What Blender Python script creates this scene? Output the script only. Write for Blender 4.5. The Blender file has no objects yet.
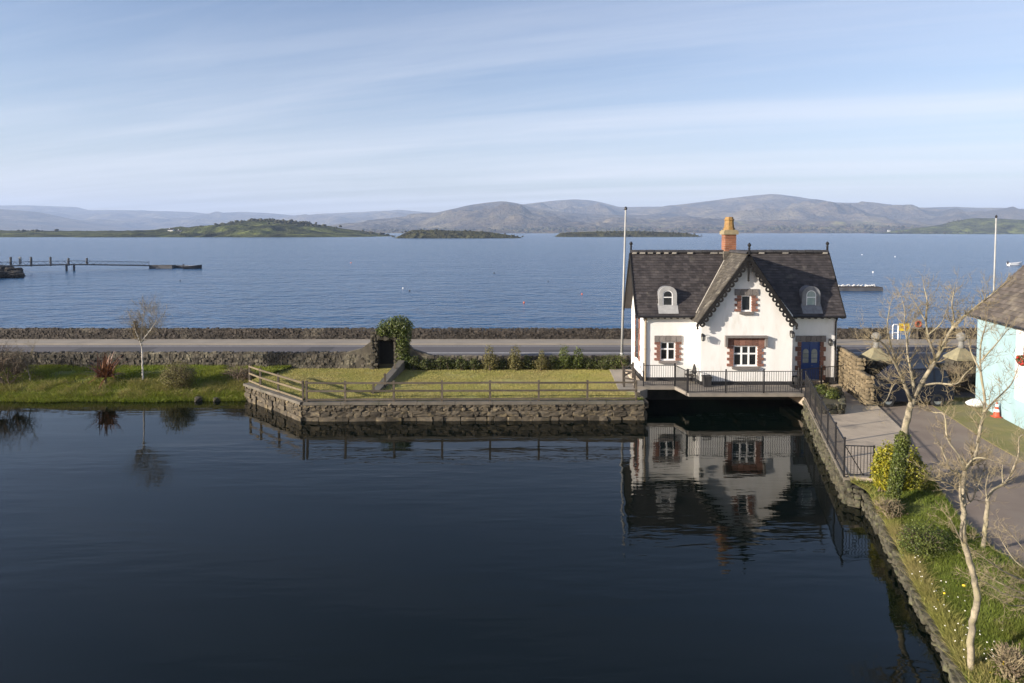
import bpy, math, random
import numpy as np
from mathutils import Vector, Matrix, Quaternion

S = bpy.context.scene
C = S.collection
R = math.radians
rng = random.Random(7)
nrg = np.random.default_rng(11)

# ------------------------------------------------------------------ camera
F_PX, W_PX, H_PX = 683.0, 1024, 683
CAM_Z = 9.5
PITCH = R(2.6)                              # the picture's uprights hardly converge: small tilt, lens shifted down
PY_C = 231.5 + F_PX * math.tan(PITCH)       # row of the lens axis; the horizon lies on row 231.5
cam = bpy.data.cameras.new('camera')
cam.sensor_width = 36.0
cam.lens = 36.0 * F_PX / W_PX
cam.shift_y = (PY_C - 341.5) / W_PX
cam.clip_start = 0.1
cam.clip_end = 60000
camo = bpy.data.objects.new('camera', cam)
camo.location = (0, 0, CAM_Z)
camo.rotation_euler = (math.pi / 2 - PITCH, 0, 0)
C.objects.link(camo)
S.camera = camo

# ------------------------------------------------------------------ sun, sky, exposure
SUN_EL = R(16)
SUN_DIR = Vector((-1.0, -0.40, 0)).normalized() * math.cos(SUN_EL) + Vector((0, 0, math.sin(SUN_EL)))   # towards the sun
sun = bpy.data.lights.new('sun', 'SUN')
sun.energy = 5.0
sun.angle = R(0.6)
sun.color = (1.0, 0.90, 0.78)
suno = bpy.data.objects.new('sun', sun)
suno.rotation_euler = (-SUN_DIR).to_track_quat('-Z', 'Y').to_euler()
suno.location = (-30, -10, 40)
C.objects.link(suno)

world = bpy.data.worlds.new('World')
S.world = world
world.use_nodes = True
wn, wl = world.node_tree.nodes, world.node_tree.links
wn.clear()
w_out = wn.new('ShaderNodeOutputWorld')
w_bg = wn.new('ShaderNodeBackground')
w_bg.inputs['Strength'].default_value = 0.092
sky = wn.new('ShaderNodeTexSky')
sky.sky_type = 'NISHITA'
sky.sun_disc = False
sky.sun_elevation = SUN_EL
sky.sun_rotation = math.atan2(SUN_DIR.x, SUN_DIR.y)
sky.altitude = 10
sky.air_density = 1.0
sky.dust_density = 1.3
sky.ozone_density = 2.2
# thin streaks of cirrus: noise stretched along one direction on a high flat layer
tc = wn.new('ShaderNodeTexCoord')
sep = wn.new('ShaderNodeSeparateXYZ')
wl.new(tc.outputs['Generated'], sep.inputs[0])
def wmath(op, a, b=None, clamp=False):
    n = wn.new('ShaderNodeMath'); n.operation = op; n.use_clamp = clamp
    for i, v in enumerate((a, b)):
        if v is None: continue
        if isinstance(v, (int, float)): n.inputs[i].default_value = v
        else: wl.new(v, n.inputs[i])
    return n.outputs[0]
zc = wmath('ADD', wmath('MAXIMUM', sep.outputs[2], 0.0), 0.06)
u = wmath('DIVIDE', sep.outputs[0], zc)
v = wmath('DIVIDE', sep.outputs[1], zc)
comb = wn.new('ShaderNodeCombineXYZ')
wl.new(u, comb.inputs[0]); wl.new(v, comb.inputs[1])
def cirrus(rot, sx, sy, off, lo, hi, detail=7):
    m0 = wn.new('ShaderNodeMapping'); m0.inputs['Rotation'].default_value = (0, 0, R(rot))
    wl.new(comb.outputs[0], m0.inputs[0])
    m = wn.new('ShaderNodeMapping')
    m.inputs['Scale'].default_value = (sx, sy, 1)
    m.inputs['Location'].default_value = (off, off * 0.7, 0)
    wl.new(m0.outputs[0], m.inputs[0])
    n = wn.new('ShaderNodeTexNoise')
    n.inputs['Scale'].default_value = 1.0
    n.inputs['Detail'].default_value = detail
    n.inputs['Roughness'].default_value = 0.62
    n.inputs['Distortion'].default_value = 0.6
    wl.new(m.outputs[0], n.inputs['Vector'])
    r = wn.new('ShaderNodeMapRange')
    r.inputs['From Min'].default_value = lo; r.inputs['From Max'].default_value = hi
    wl.new(n.outputs['Fac'], r.inputs['Value'])
    return r.outputs[0]
c1 = cirrus(20, 0.10, 0.85, 3.1, 0.44, 0.78)
c2 = cirrus(14, 0.06, 0.35, 8.7, 0.36, 0.80)
c3 = cirrus(28, 0.30, 1.6, 1.7, 0.46, 0.95)
cl = wmath('ADD', wmath('ADD', wmath('MULTIPLY', c1, 0.46), wmath('MULTIPLY', c2, 0.60)), wmath('MULTIPLY', c3, 0.25), True)
cl = wmath('MULTIPLY', cl, wmath('DIVIDE', 0.12, wmath('ADD', wmath('MULTIPLY', sep.outputs[2], sep.outputs[2]), 0.12)))   # thin layer: denser towards the horizon
mixc = wn.new('ShaderNodeMixRGB')
wl.new(cl, mixc.inputs['Fac'])
bal = wn.new('ShaderNodeMixRGB'); bal.blend_type = 'MULTIPLY'; bal.inputs['Fac'].default_value = 1.0
bal.inputs['Color2'].default_value = (1.05, 0.975, 1.035, 1)          # the air of that day
wl.new(sky.outputs[0], bal.inputs['Color1']); wl.new(bal.outputs[0], mixc.inputs['Color1'])
mixc.inputs['Color2'].default_value = (5.9, 5.85, 6.1, 1)
wl.new(mixc.outputs[0], w_bg.inputs['Color'])
wl.new(w_bg.outputs[0], w_out.inputs['Surface'])

S.view_settings.view_transform = 'Standard'
S.view_settings.look = 'None'
S.view_settings.exposure = 0.93
S.view_settings.gamma = 1
S.view_settings.use_curve_mapping = False
S.render.engine = 'CYCLES'
S.cycles.use_denoising = True
S.cycles.max_bounces = 6
S.cycles.diffuse_bounces = 3
S.cycles.glossy_bounces = 4
S.cycles.transmission_bounces = 4
S.cycles.volume_bounces = 1
S.cycles.transparent_max_bounces = 8
S.cycles.caustics_reflective = False
S.cycles.caustics_refractive = False

# ------------------------------------------------------------------ pixel -> place
cp, sp_ = math.cos(PITCH), math.sin(PITCH)
def ray(px, py):
    a, b = px - 512.0, PY_C - py
    return Vector((a, F_PX * cp + b * sp_, -F_PX * sp_ + b * cp))
def gp(px, py, z):                       # where the pixel's ray meets height z
    d = ray(px, py); t = (z - CAM_Z) / d.z
    return Vector((d.x * t, d.y * t, z))
def dp(px, py, Y):                       # where it meets the upright plane at distance Y
    d = ray(px, py); t = Y / d.y
    return Vector((d.x * t, Y, CAM_Z + d.z * t))

# ------------------------------------------------------------------ object helpers
def link(o, parent=None):
    C.objects.link(o)
    if parent is not None:
        o.parent = parent
        o.matrix_parent_inverse = Matrix.Translation(-Vector(parent_origin(parent)))
    return o
ORIG = {}
def parent_origin(p):
    return ORIG.get(p.name, (0, 0, 0))
def thing(name, label, cat, loc, group=None):
    o = bpy.data.objects.new(name, None)
    o.empty_display_size = 0.3
    o.location = loc
    C.objects.link(o)
    ORIG[o.name] = tuple(loc)
    tag(o, label, cat, group)
    return o
def tag(o, label=None, cat=None, group=None, kind=None):
    if label: o['label'] = label
    if cat: o['category'] = cat
    if group: o['group'] = group
    if kind: o['kind'] = kind
    return o

class MB:
    """collects faces of one mesh (world coordinates)"""
    def __init__(s): s.v = []; s.f = []; s.t = []; s.smooth = False
    def add(s, vs, fs, tint=0.5):
        n = len(s.v); s.v.extend([tuple(p) for p in vs])
        for f in fs: s.f.append(tuple(i + n for i in f)); s.t.append(tint)
    def quad(s, a, b, c, d, tint=0.5): s.add([a, b, c, d], [(0, 1, 2, 3)], tint)
    def box(s, c, size, rz=0.0, tint=0.5, M=None):
        hx, hy, hz = size[0] / 2, size[1] / 2, size[2] / 2
        vs = []
        ca, sa = math.cos(rz), math.sin(rz)
        for z in (-hz, hz):
            for x, y in ((-hx, -hy), (hx, -hy), (hx, hy), (-hx, hy)):
                if M is not None:
                    p = M @ Vector((x, y, z)); vs.append((c[0] + p.x, c[1] + p.y, c[2] + p.z))
                else:
                    vs.append((c[0] + x * ca - y * sa, c[1] + x * sa + y * ca, c[2] + z))
        s.add(vs, [(3, 2, 1, 0), (4, 5, 6, 7), (0, 1, 5, 4), (1, 2, 6, 5), (2, 3, 7, 6), (3, 0, 4, 7)], tint)
    def box2(s, x0, x1, y0, y1, z0, z1, tint=0.5):
        s.box(((x0 + x1) / 2, (y0 + y1) / 2, (z0 + z1) / 2), (x1 - x0, y1 - y0, z1 - z0), 0, tint)
    def beam(s, a, b, w, h, tint=0.5):
        a, b = Vector(a), Vector(b); d = b - a; L = d.length
        q = d.to_track_quat('X', 'Z').to_matrix()
        s.box((a + b) / 2, (L, w, h), 0, tint, q)
    def tube(s, pts, radii, n=6, tint=0.5, cap=True):
        pts = [Vector(p) for p in pts]; base = len(s.v); m = len(pts)
        up = Vector((0.31, 0.17, 0.93)).normalized(); prev = None
        for i, p in enumerate(pts):
            d = (pts[min(i + 1, m - 1)] - pts[max(i - 1, 0)])
            d = d.normalized() if d.length > 1e-9 else Vector((0, 0, 1))
            if prev is None:
                a = d.cross(up)
                if a.length < 1e-3: a = d.cross(Vector((1, 0, 0)))
            else:
                a = prev - d * prev.dot(d)
            a.normalize(); prev = a; b = d.cross(a)
            for k in range(n):
                t = 2 * math.pi * k / n
                s.v.append(tuple(p + (a * math.cos(t) + b * math.sin(t)) * radii[i]))
        for i in range(m - 1):
            for k in range(n):
                k2 = (k + 1) % n
                s.f.append((base + i * n + k, base + i * n + k2, base + (i + 1) * n + k2, base + (i + 1) * n + k)); s.t.append(tint)
        if cap:
            s.f.append(tuple(base + k for k in reversed(range(n)))); s.t.append(tint)
            s.f.append(tuple(base + (m - 1) * n + k for k in range(n))); s.t.append(tint)
    def lathe(s, c, prof, n=12, tint=0.5, sq=False):
        base = len(s.v); m = len(prof)
        off = math.pi / n if sq else 0
        for r, z in prof:
            for k in range(n):
                t = 2 * math.pi * k / n + off
                s.v.append((c[0] + r * math.cos(t), c[1] + r * math.sin(t), c[2] + z))
        for i in range(m - 1):
            for k in range(n):
                k2 = (k + 1) % n
                s.f.append((base + i * n + k, base + i * n + k2, base + (i + 1) * n + k2, base + (i + 1) * n + k)); s.t.append(tint)
        s.f.append(tuple(base + k for k in reversed(range(n)))); s.t.append(tint)
        s.f.append(tuple(base + (m - 1) * n + k for k in range(n))); s.t.append(tint)
    def prism(s, poly, axis, a, b, tint=0.5):
        """poly: 2-D outline, extruded along axis ('x','y','z') from a to b"""
        def P(p, w):
            return {'x': (w, p[0], p[1]), 'y': (p[0], w, p[1]), 'z': (p[0], p[1], w)}[axis]
        n = len(poly)
        vs = [P(p, a) for p in poly] + [P(p, b) for p in poly]
        fs = [tuple(range(n))[::-1], tuple(range(n, 2 * n))] + [(i, (i + 1) % n, n + (i + 1) % n, n + i) for i in range(n)]
        s.add(vs, fs, tint)
    def mesh(s, name, mat, smooth=None):
        m = bpy.data.meshes.new(name)
        m.from_pydata(s.v, [], s.f)
        at = m.attributes.new('tint', 'FLOAT', 'FACE')
        at.data.foreach_set('value', np.array(s.t, dtype=np.float32))
        if mat: m.materials.append(mat)
        if (s.smooth if smooth is None else smooth):
            m.polygons.foreach_set('use_smooth', [True] * len(m.polygons))
        m.update()
        return m
    def build(s, name, mat, parent=None, smooth=None):
        return link(bpy.data.objects.new(name, s.mesh(name, mat, smooth)), parent)

def np_mesh(name, V, Fq, mat, tint=None, smooth=False, parent=None):
    """fast mesh from arrays: V (n,3), Fq (m,k)"""
    V = np.asarray(V, dtype=np.float32); Fq = np.asarray(Fq, dtype=np.int32); k = Fq.shape[1]
    m = bpy.data.meshes.new(name)
    m.vertices.add(len(V)); m.vertices.foreach_set('co', V.ravel())
    m.loops.add(Fq.size); m.loops.foreach_set('vertex_index', Fq.ravel())
    m.polygons.add(len(Fq))
    m.polygons.foreach_set('loop_start', np.arange(0, Fq.size, k, dtype=np.int32))
    m.polygons.foreach_set('loop_total', np.full(len(Fq), k, dtype=np.int32))
    if smooth: m.polygons.foreach_set('use_smooth', np.ones(len(Fq), dtype=bool))
    if tint is not None:
        at = m.attributes.new('tint', 'FLOAT', 'FACE'); at.data.foreach_set('value', np.asarray(tint, dtype=np.float32))
    m.update(calc_edges=True); m.validate()
    m.materials.append(mat)
    return link(bpy.data.objects.new(name, m), parent)

def piece(name, mesh, loc, parent, rz=0.0, scale=(1, 1, 1), rot=None):
    o = bpy.data.objects.new(name, mesh)
    o.location = loc
    o.rotation_euler = rot if rot is not None else (0, 0, rz)
    o.scale = scale
    return link(o, parent)

# ------------------------------------------------------------------ numpy noise
_perm = np.random.default_rng(5).random((257, 257)).astype(np.float32)
def vnoise(x, y):
    xi = np.floor(x).astype(int); yi = np.floor(y).astype(int)
    fx = x - xi; fy = y - yi
    fx = fx * fx * (3 - 2 * fx); fy = fy * fy * (3 - 2 * fy)
    a = _perm[xi % 256, yi % 256]; b = _perm[(xi + 1) % 256, yi % 256]
    c = _perm[xi % 256, (yi + 1) % 256]; d = _perm[(xi + 1) % 256, (yi + 1) % 256]
    return (a * (1 - fx) + b * fx) * (1 - fy) + (c * (1 - fx) + d * fx) * fy
def fbm(x, y, o=5, g=0.5):
    s = 0; a = 1; t = 0
    for i in range(o):
        s = s + a * vnoise(x + 17.3 * i, y + 9.1 * i); t += a; a *= g; x = x * 2.03; y = y * 2.03
    return s / t - 0.5

# ------------------------------------------------------------------ materials
def mat(name, col, col2=None, scale=3.0, rough=0.8, bump=0.0, bscale=None, tint=0.0, rnd=0.0, metal=0.0, spec=0.35,
        col3=None, scale3=0.6, lo=0.35, hi=0.65, stretch=None, lo3=0.5, hi3=0.7, trans=0.0, detail=6):
    m = bpy.data.materials.new(name); m.use_nodes = True
    n, l = m.node_tree.nodes, m.node_tree.links
    b = n['Principled BSDF']
    b.inputs['Roughness'].default_value = rough
    b.inputs['Metallic'].default_value = metal
    b.inputs['Specular IOR Level'].default_value = spec
    tcn = n.new('ShaderNodeTexCoord'); vec = tcn.outputs['Object']
    if rnd > 0:
        oi = n.new('ShaderNodeObjectInfo')
        ad = n.new('ShaderNodeVectorMath'); ad.operation = 'ADD'
        sc = n.new('ShaderNodeVectorMath'); sc.operation = 'SCALE'; sc.inputs[0].default_value = (37, 51, 23)
        l.new(oi.outputs['Random'], sc.inputs['Scale']); l.new(vec, ad.inputs[0]); l.new(sc.outputs[0], ad.inputs[1])
        vec = ad.outputs[0]
    if stretch:
        mp = n.new('ShaderNodeMapping'); mp.inputs['Scale'].default_value = stretch
        l.new(vec, mp.inputs[0]); vec = mp.outputs[0]
    def noise(sc, det=detail):
        t = n.new('ShaderNodeTexNoise'); t.inputs['Scale'].default_value = sc
        t.inputs['Detail'].default_value = det; t.inputs['Roughness'].default_value = 0.6
        l.new(vec, t.inputs['Vector']); return t.outputs['Fac']
    def rng_(f, a, c):
        r = n.new('ShaderNodeMapRange'); r.inputs['From Min'].default_value = a; r.inputs['From Max'].default_value = c
        l.new(f, r.inputs['Value']); return r.outputs[0]
    def mix(f, a, c):
        x = n.new('ShaderNodeMixRGB')
        if isinstance(f, (int, float)): x.inputs[0].default_value = f
        else: l.new(f, x.inputs[0])
        for i, q in ((1, a), (2, c)):
            if isinstance(q, tuple): x.inputs[i].default_value = (*q, 1) if len(q) == 3 else q
            else: l.new(q, x.inputs[i])
        return x.outputs[0]
    colr = col
    if col2: colr = mix(rng_(noise(scale), lo, hi), col, col2)
    if col3: colr = mix(rng_(noise(scale3, 8), lo3, hi3), colr, col3)
    def vary(colr, f, amt):
        hsv = n.new('ShaderNodeHueSaturation')
        mr = n.new('ShaderNodeMapRange'); mr.inputs['To Min'].default_value = 1 - amt; mr.inputs['To Max'].default_value = 1 + amt
        l.new(f, mr.inputs['Value']); l.new(mr.outputs[0], hsv.inputs['Value'])
        if isinstance(colr, tuple): hsv.inputs['Color'].default_value = (*colr, 1)
        else: l.new(colr, hsv.inputs['Color'])
        return hsv.outputs[0]
    if tint > 0:
        at = n.new('ShaderNodeAttribute'); at.attribute_name = 'tint'
        colr = vary(colr, at.outputs['Fac'], tint)
    if rnd > 0:
        colr = vary(colr, oi.outputs['Random'], rnd)
    if isinstance(colr, tuple): b.inputs['Base Color'].default_value = (*colr, 1)
    else: l.new(colr, b.inputs['Base Color'])
    if trans > 0:
        tr = n.new('ShaderNodeBsdfTranslucent'); ms = n.new('ShaderNodeMixShader'); ms.inputs[0].default_value = trans
        if isinstance(colr, tuple): tr.inputs[0].default_value = (*colr, 1)
        else: l.new(colr, tr.inputs[0])
        l.new(b.outputs[0], ms.inputs[1]); l.new(tr.outputs[0], ms.inputs[2])
        l.new(ms.outputs[0], n['Material Output'].inputs['Surface'])
    if bump > 0:
        bp = n.new('ShaderNodeBump'); bp.inputs['Strength'].default_value = 1.0; bp.inputs['Distance'].default_value = bump
        l.new(noise(bscale or scale * 4, 8), bp.inputs['Height']); l.new(bp.outputs[0], b.inputs['Normal'])
    return m

M = {}
M['white_wall'] = mat('white_wall', (0.80, 0.79, 0.76), (0.72, 0.71, 0.67), 1.2, 0.85, 0.006, 9, col3=(0.56, 0.54, 0.47), scale3=1.6, lo3=0.56, hi3=0.82, stretch=(1.3, 1.3, 0.35))
M['plinth'] = mat('plinth', (0.022, 0.022, 0.024), (0.035, 0.034, 0.033), 3, 0.7, 0.004)
M['slate'] = mat('slate', (0.042, 0.037, 0.037), (0.066, 0.058, 0.055), 2.2, 0.55, 0.004, 30, tint=0.42, col3=(0.12, 0.11, 0.09), scale3=1.7, lo3=0.60, hi3=0.78, spec=0.4)
M['slate_lichen'] = mat('slate_lichen', (0.062, 0.055, 0.047), (0.095, 0.085, 0.068), 2.6, 0.7, 0.005, 25, tint=0.3, col3=(0.24, 0.22, 0.175), scale3=2.2, lo3=0.54, hi3=0.72)
M['brown_slate'] = mat('brown_slate', (0.085, 0.072, 0.062), (0.125, 0.105, 0.088), 2.0, 0.75, 0.005, 25, tint=0.35, col3=(0.19, 0.165, 0.12), scale3=1.3, lo3=0.52, hi3=0.7)
M['ridge'] = mat('ridge', (0.035, 0.034, 0.036), (0.06, 0.057, 0.055), 4, 0.6, rnd=0.2)
M['mortar'] = mat('mortar', (0.40, 0.37, 0.32), (0.28, 0.26, 0.22), 6, 0.9)
M['black_metal'] = mat('black_metal', (0.014, 0.014, 0.016), (0.022, 0.021, 0.021), 8, 0.45, spec=0.4)
M['black_wood'] = mat('black_wood', (0.012, 0.012, 0.013), (0.02, 0.019, 0.018), 8, 0.8, spec=0.15)
M['red_stone'] = mat('red_stone', (0.165, 0.080, 0.058), (0.225, 0.115, 0.085), 6, 0.85, 0.006, 30, rnd=0.28)
M['grey_stone'] = mat('grey_stone', (0.15, 0.135, 0.125), (0.21, 0.19, 0.175), 5, 0.85, 0.006, 30, rnd=0.2)
M['white_paint'] = mat('white_paint', (0.80, 0.80, 0.79), None, rough=0.4)
M['glass'] = mat('glass', (0.012, 0.014, 0.016), (0.03, 0.032, 0.034), 1.5, 0.06, spec=0.5, rnd=0.3)
M['reflection_glass'] = mat('reflection_glass', (0.20, 0.25, 0.24), (0.30, 0.34, 0.32), 2.5, 0.08, spec=0.5, rnd=0.2)  # pale greenish base colour paints the reflections in door and dormer panes
M['blue_paint'] = mat('blue_paint', (0.008, 0.045, 0.18), (0.010, 0.055, 0.21), 5, 0.35, spec=0.5)
M['lead'] = mat('lead', (0.15, 0.155, 0.165), (0.22, 0.225, 0.235), 4, 0.5, 0.003, 10)
M['lead_pale'] = mat('lead_pale', (0.29, 0.29, 0.285), (0.38, 0.38, 0.37), 4, 0.6)
M['brick'] = mat('brick', (0.21, 0.090, 0.052), (0.28, 0.125, 0.07), 7, 0.85, 0.004, 30, rnd=0.25)
M['cap_stone'] = mat('cap_stone', (0.22, 0.185, 0.12), (0.30, 0.245, 0.14), 6, 0.85, 0.006, 20)
M['chimney_pot'] = mat('chimney_pot', (0.32, 0.20, 0.065), (0.22, 0.125, 0.045), 5, 0.7, 0.004, 18)
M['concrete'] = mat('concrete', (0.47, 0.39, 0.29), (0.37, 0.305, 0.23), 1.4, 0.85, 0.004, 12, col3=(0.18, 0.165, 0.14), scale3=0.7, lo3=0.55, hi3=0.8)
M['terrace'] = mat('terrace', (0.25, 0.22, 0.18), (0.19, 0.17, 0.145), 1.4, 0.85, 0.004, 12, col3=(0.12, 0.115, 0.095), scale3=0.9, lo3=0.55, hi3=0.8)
M['dark_concrete'] = mat('dark_concrete', (0.165, 0.145, 0.115), (0.105, 0.095, 0.078), 1.6, 0.9, 0.006, 12, col3=(0.09, 0.09, 0.06), scale3=1.1, lo3=0.5, hi3=0.75)
M['dark_core'] = mat('dark_core', (0.045, 0.042, 0.035), (0.075, 0.068, 0.055), 3, 0.95, 0.02, 6)
M['quay_stone'] = mat('quay_stone', (0.105, 0.085, 0.058), (0.058, 0.050, 0.037), 3.2, 0.9, 0.012, 7, rnd=0.38, col3=(0.24, 0.19, 0.105), scale3=1.3, lo3=0.52, hi3=0.72)
M['bank_stone'] = mat('bank_stone', (0.085, 0.074, 0.052), (0.040, 0.040, 0.026), 3.2, 0.9, 0.012, 7, rnd=0.35, col3=(0.12, 0.125, 0.06), scale3=1.2, lo3=0.5, hi3=0.75)
M['sand_stone'] = mat('sand_stone', (0.20, 0.155, 0.09), (0.145, 0.115, 0.072), 3.0, 0.9, 0.012, 9, rnd=0.3, col3=(0.22, 0.18, 0.115), scale3=1.5, lo3=0.55, hi3=0.75)
M['wall_stone'] = mat('wall_stone', (0.070, 0.058, 0.047), (0.040, 0.035, 0.030), 2.4, 0.9, 0.015, 8, tint=0.5, col3=(0.12, 0.105, 0.08), scale3=0.8, lo3=0.55, hi3=0.75)
M['wall_stone_pale'] = mat('wall_stone_pale', (0.110, 0.094, 0.070), (0.060, 0.053, 0.042), 2.4, 0.9, 0.015, 8, tint=0.5, col3=(0.20, 0.18, 0.125), scale3=0.9, lo3=0.5, hi3=0.72)
M['lichen_cap'] = mat('lichen_cap', (0.29, 0.26, 0.155), (0.20, 0.18, 0.115), 3, 0.9, 0.006, 16)
M['ball_stone'] = mat('ball_stone', (0.24, 0.235, 0.215), (0.15, 0.15, 0.14), 4, 0.85, 0.006, 16)
M['timber'] = mat('timber', (0.075, 0.060, 0.045), (0.115, 0.095, 0.07), 5, 0.85, 0.004, 30, rnd=0.25, stretch=(1, 1, 1))
M['asphalt'] = mat('asphalt', (0.105, 0.096, 0.097), (0.125, 0.115, 0.112), 0.35, 0.8, 0.004, 60, stretch=(0.25, 1, 1))
M['verge_asphalt'] = mat('verge_asphalt', (0.16, 0.145, 0.125), (0.13, 0.12, 0.105), 0.5, 0.9, 0.004, 50)
M['footpath'] = mat('footpath', (0.31, 0.275, 0.225), (0.245, 0.22, 0.185), 0.6, 0.9, 0.004, 30)
M['tarmac'] = mat('tarmac', (0.185, 0.145, 0.115), (0.235, 0.19, 0.15), 0.7, 0.9, 0.006, 40, col3=(0.21, 0.18, 0.145), scale3=0.35, lo3=0.55, hi3=0.8)
M['road_paint'] = mat('road_paint', (0.70, 0.69, 0.66), (0.55, 0.54, 0.51), 3, 0.7)
M['soil'] = mat('soil', (0.10, 0.085, 0.055), (0.065, 0.06, 0.035), 2, 0.95, 0.02, 6)
M['lawn'] = mat('lawn', (0.36, 0.325, 0.11), (0.29, 0.28, 0.08), 1.2, 0.95, 0.03, 26, col3=(0.20, 0.165, 0.055), scale3=0.55, lo3=0.48, hi3=0.75)
M['bank'] = mat('bank', (0.085, 0.110, 0.018), (0.12, 0.135, 0.026), 1.0, 0.95, 0.05, 14, col3=(0.115, 0.095, 0.035), scale3=0.8, lo3=0.52, hi3=0.75)
M['grass'] = mat('grass', (0.175, 0.225, 0.022), (0.23, 0.25, 0.036), 0.5, 0.8, tint=0.45, col3=(0.24, 0.20, 0.07), scale3=0.8, lo3=0.58, hi3=0.75, trans=0.3)
M['dry_grass'] = mat('dry_grass', (0.33, 0.28, 0.11), (0.24, 0.24, 0.055), 0.8, 0.85, tint=0.4, trans=0.25)
M['lawn_grass'] = mat('lawn_grass', (0.40, 0.355, 0.115), (0.31, 0.305, 0.080), 0.6, 0.85, tint=0.35, col3=(0.40, 0.33, 0.14), scale3=0.4, lo3=0.42, hi3=0.72, trans=0.25)
M['leaf_dark'] = mat('leaf_dark', (0.060, 0.072, 0.018), (0.085, 0.098, 0.026), 1.5, 0.55, tint=0.5, trans=0.2)
M['leaf_ivy'] = mat('leaf_ivy', (0.060, 0.085, 0.016), (0.11, 0.13, 0.028), 2.0, 0.5, tint=0.5, trans=0.2)
M['leaf_bush'] = mat('leaf_bush', (0.135, 0.125, 0.040), (0.18, 0.155, 0.06), 2.0, 0.7, tint=0.45, trans=0.25)
M['leaf_yellow'] = mat('leaf_yellow', (0.30, 0.27, 0.020), (0.14, 0.16, 0.018), 4.0, 0.5, tint=0.4, trans=0.25, lo=0.45, hi=0.6)
M['leaf_red'] = mat('leaf_red', (0.115, 0.040, 0.022), (0.21, 0.10, 0.045), 3.0, 0.5, tint=0.5, trans=0.2)
M['dead_leaf'] = mat('dead_leaf', (0.18, 0.135, 0.085), (0.12, 0.09, 0.06), 3.0, 0.8, tint=0.4, trans=0.2)
M['bark_pale'] = mat('bark_pale', (0.36, 0.31, 0.215), (0.13, 0.115, 0.085), 6.0, 0.9, 0.015, 30, col3=(0.36, 0.32, 0.18), scale3=3.0, lo3=0.5, hi3=0.7)
M['bark_white'] = mat('bark_white', (0.62, 0.58, 0.52), (0.40, 0.36, 0.31), 6.0, 0.8, 0.004, 30)
M['twig'] = mat('twig', (0.27, 0.22, 0.13), (0.17, 0.14, 0.085), 5.0, 0.9)
M['twig_dark'] = mat('twig_dark', (0.13, 0.095, 0.07), (0.18, 0.14, 0.10), 5.0, 0.9)

# ================================================================== WATER
def water_mat(name, base, rough, layers, ior=1.33, spec=0.5, gust=None):
    m = bpy.data.materials.new(name); m.use_nodes = True
    n, l = m.node_tree.nodes, m.node_tree.links
    b = n['Principled BSDF']
    b.inputs['Base Color'].default_value = (*base, 1)
    b.inputs['Roughness'].default_value = rough
    b.inputs['IOR'].default_value = ior
    b.inputs['Specular IOR Level'].default_value = spec
    tcn = n.new('ShaderNodeTexCoord'); prev = None
    for sc, st, rot, dist, det in layers:
        mp = n.new('ShaderNodeMapping'); mp.inputs['Scale'].default_value = st; mp.inputs['Rotation'].default_value = (0, 0, R(rot))
        l.new(tcn.outputs['Object'], mp.inputs[0])
        t = n.new('ShaderNodeTexNoise'); t.inputs['Scale'].default_value = sc; t.inputs['Detail'].default_value = det
        l.new(mp.outputs[0], t.inputs['Vector'])
        bp = n.new('ShaderNodeBump'); bp.inputs['Strength'].default_value = 1; bp.inputs['Distance'].default_value = dist
        if gust:                                            # gusts: patches of rougher and calmer water
            gm = n.new('ShaderNodeTexNoise'); gm.inputs['Scale'].default_value = gust; gm.inputs['Detail'].default_value = 3
            gmp = n.new('ShaderNodeMapping'); gmp.inputs['Scale'].default_value = (0.5, 1.4, 1); l.new(tcn.outputs['Object'], gmp.inputs[0]); l.new(gmp.outputs[0], gm.inputs['Vector'])
            gr = n.new('ShaderNodeMapRange'); gr.inputs['From Min'].default_value = .4; gr.inputs['From Max'].default_value = .62; gr.inputs['To Min'].default_value = .25; gr.inputs['To Max'].default_value = 1.15
            l.new(gm.outputs['Fac'], gr.inputs['Value']); gx = n.new('ShaderNodeMath'); gx.operation = 'MULTIPLY'
            l.new(t.outputs['Fac'], gx.inputs[0]); l.new(gr.outputs[0], gx.inputs[1]); l.new(gx.outputs[0], bp.inputs['Height'])
        else: l.new(t.outputs['Fac'], bp.inputs['Height'])
        if prev: l.new(prev, bp.inputs['Normal'])
        prev = bp.outputs[0]
    l.new(prev, b.inputs['Normal'])
    return m
M['pond'] = water_mat('pond_water', (0.0012, 0.0034, 0.0024), 0.02,
                      [(0.35, (1, 1.6, 1), 12, 0.014, 2), (1.5, (0.35, 1.5, 1), -7, 0.013, 2), (4.5, (0.4, 1.3, 1), 6, 0.0032, 2)], spec=0.42, gust=0.10)
M['sea'] = water_mat('sea_water', (0.018, 0.074, 0.165), 0.20,
                     [(0.035, (0.45, 1.4, 1), 8, 1.0, 4), (0.22, (0.6, 1.1, 1), -14, 0.8, 5), (0.75, (0.7, 1.1, 1), 12, 0.55, 4)], spec=0.52)

mb = MB(); mb.quad((-120, -60, 0), (60, -60, 0), (60, 43.5, 0), (-120, 43.5, 0))
tag(mb.build('pond', M['pond']), kind='structure')
SEA_Z = -0.55
mb = MB(); mb.quad((-12800, 52.6, SEA_Z), (12800, 52.6, SEA_Z), (12800, 15500, SEA_Z), (-12800, 15500, SEA_Z))
tag(mb.build('sea', M['sea']), kind='structure')

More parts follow.
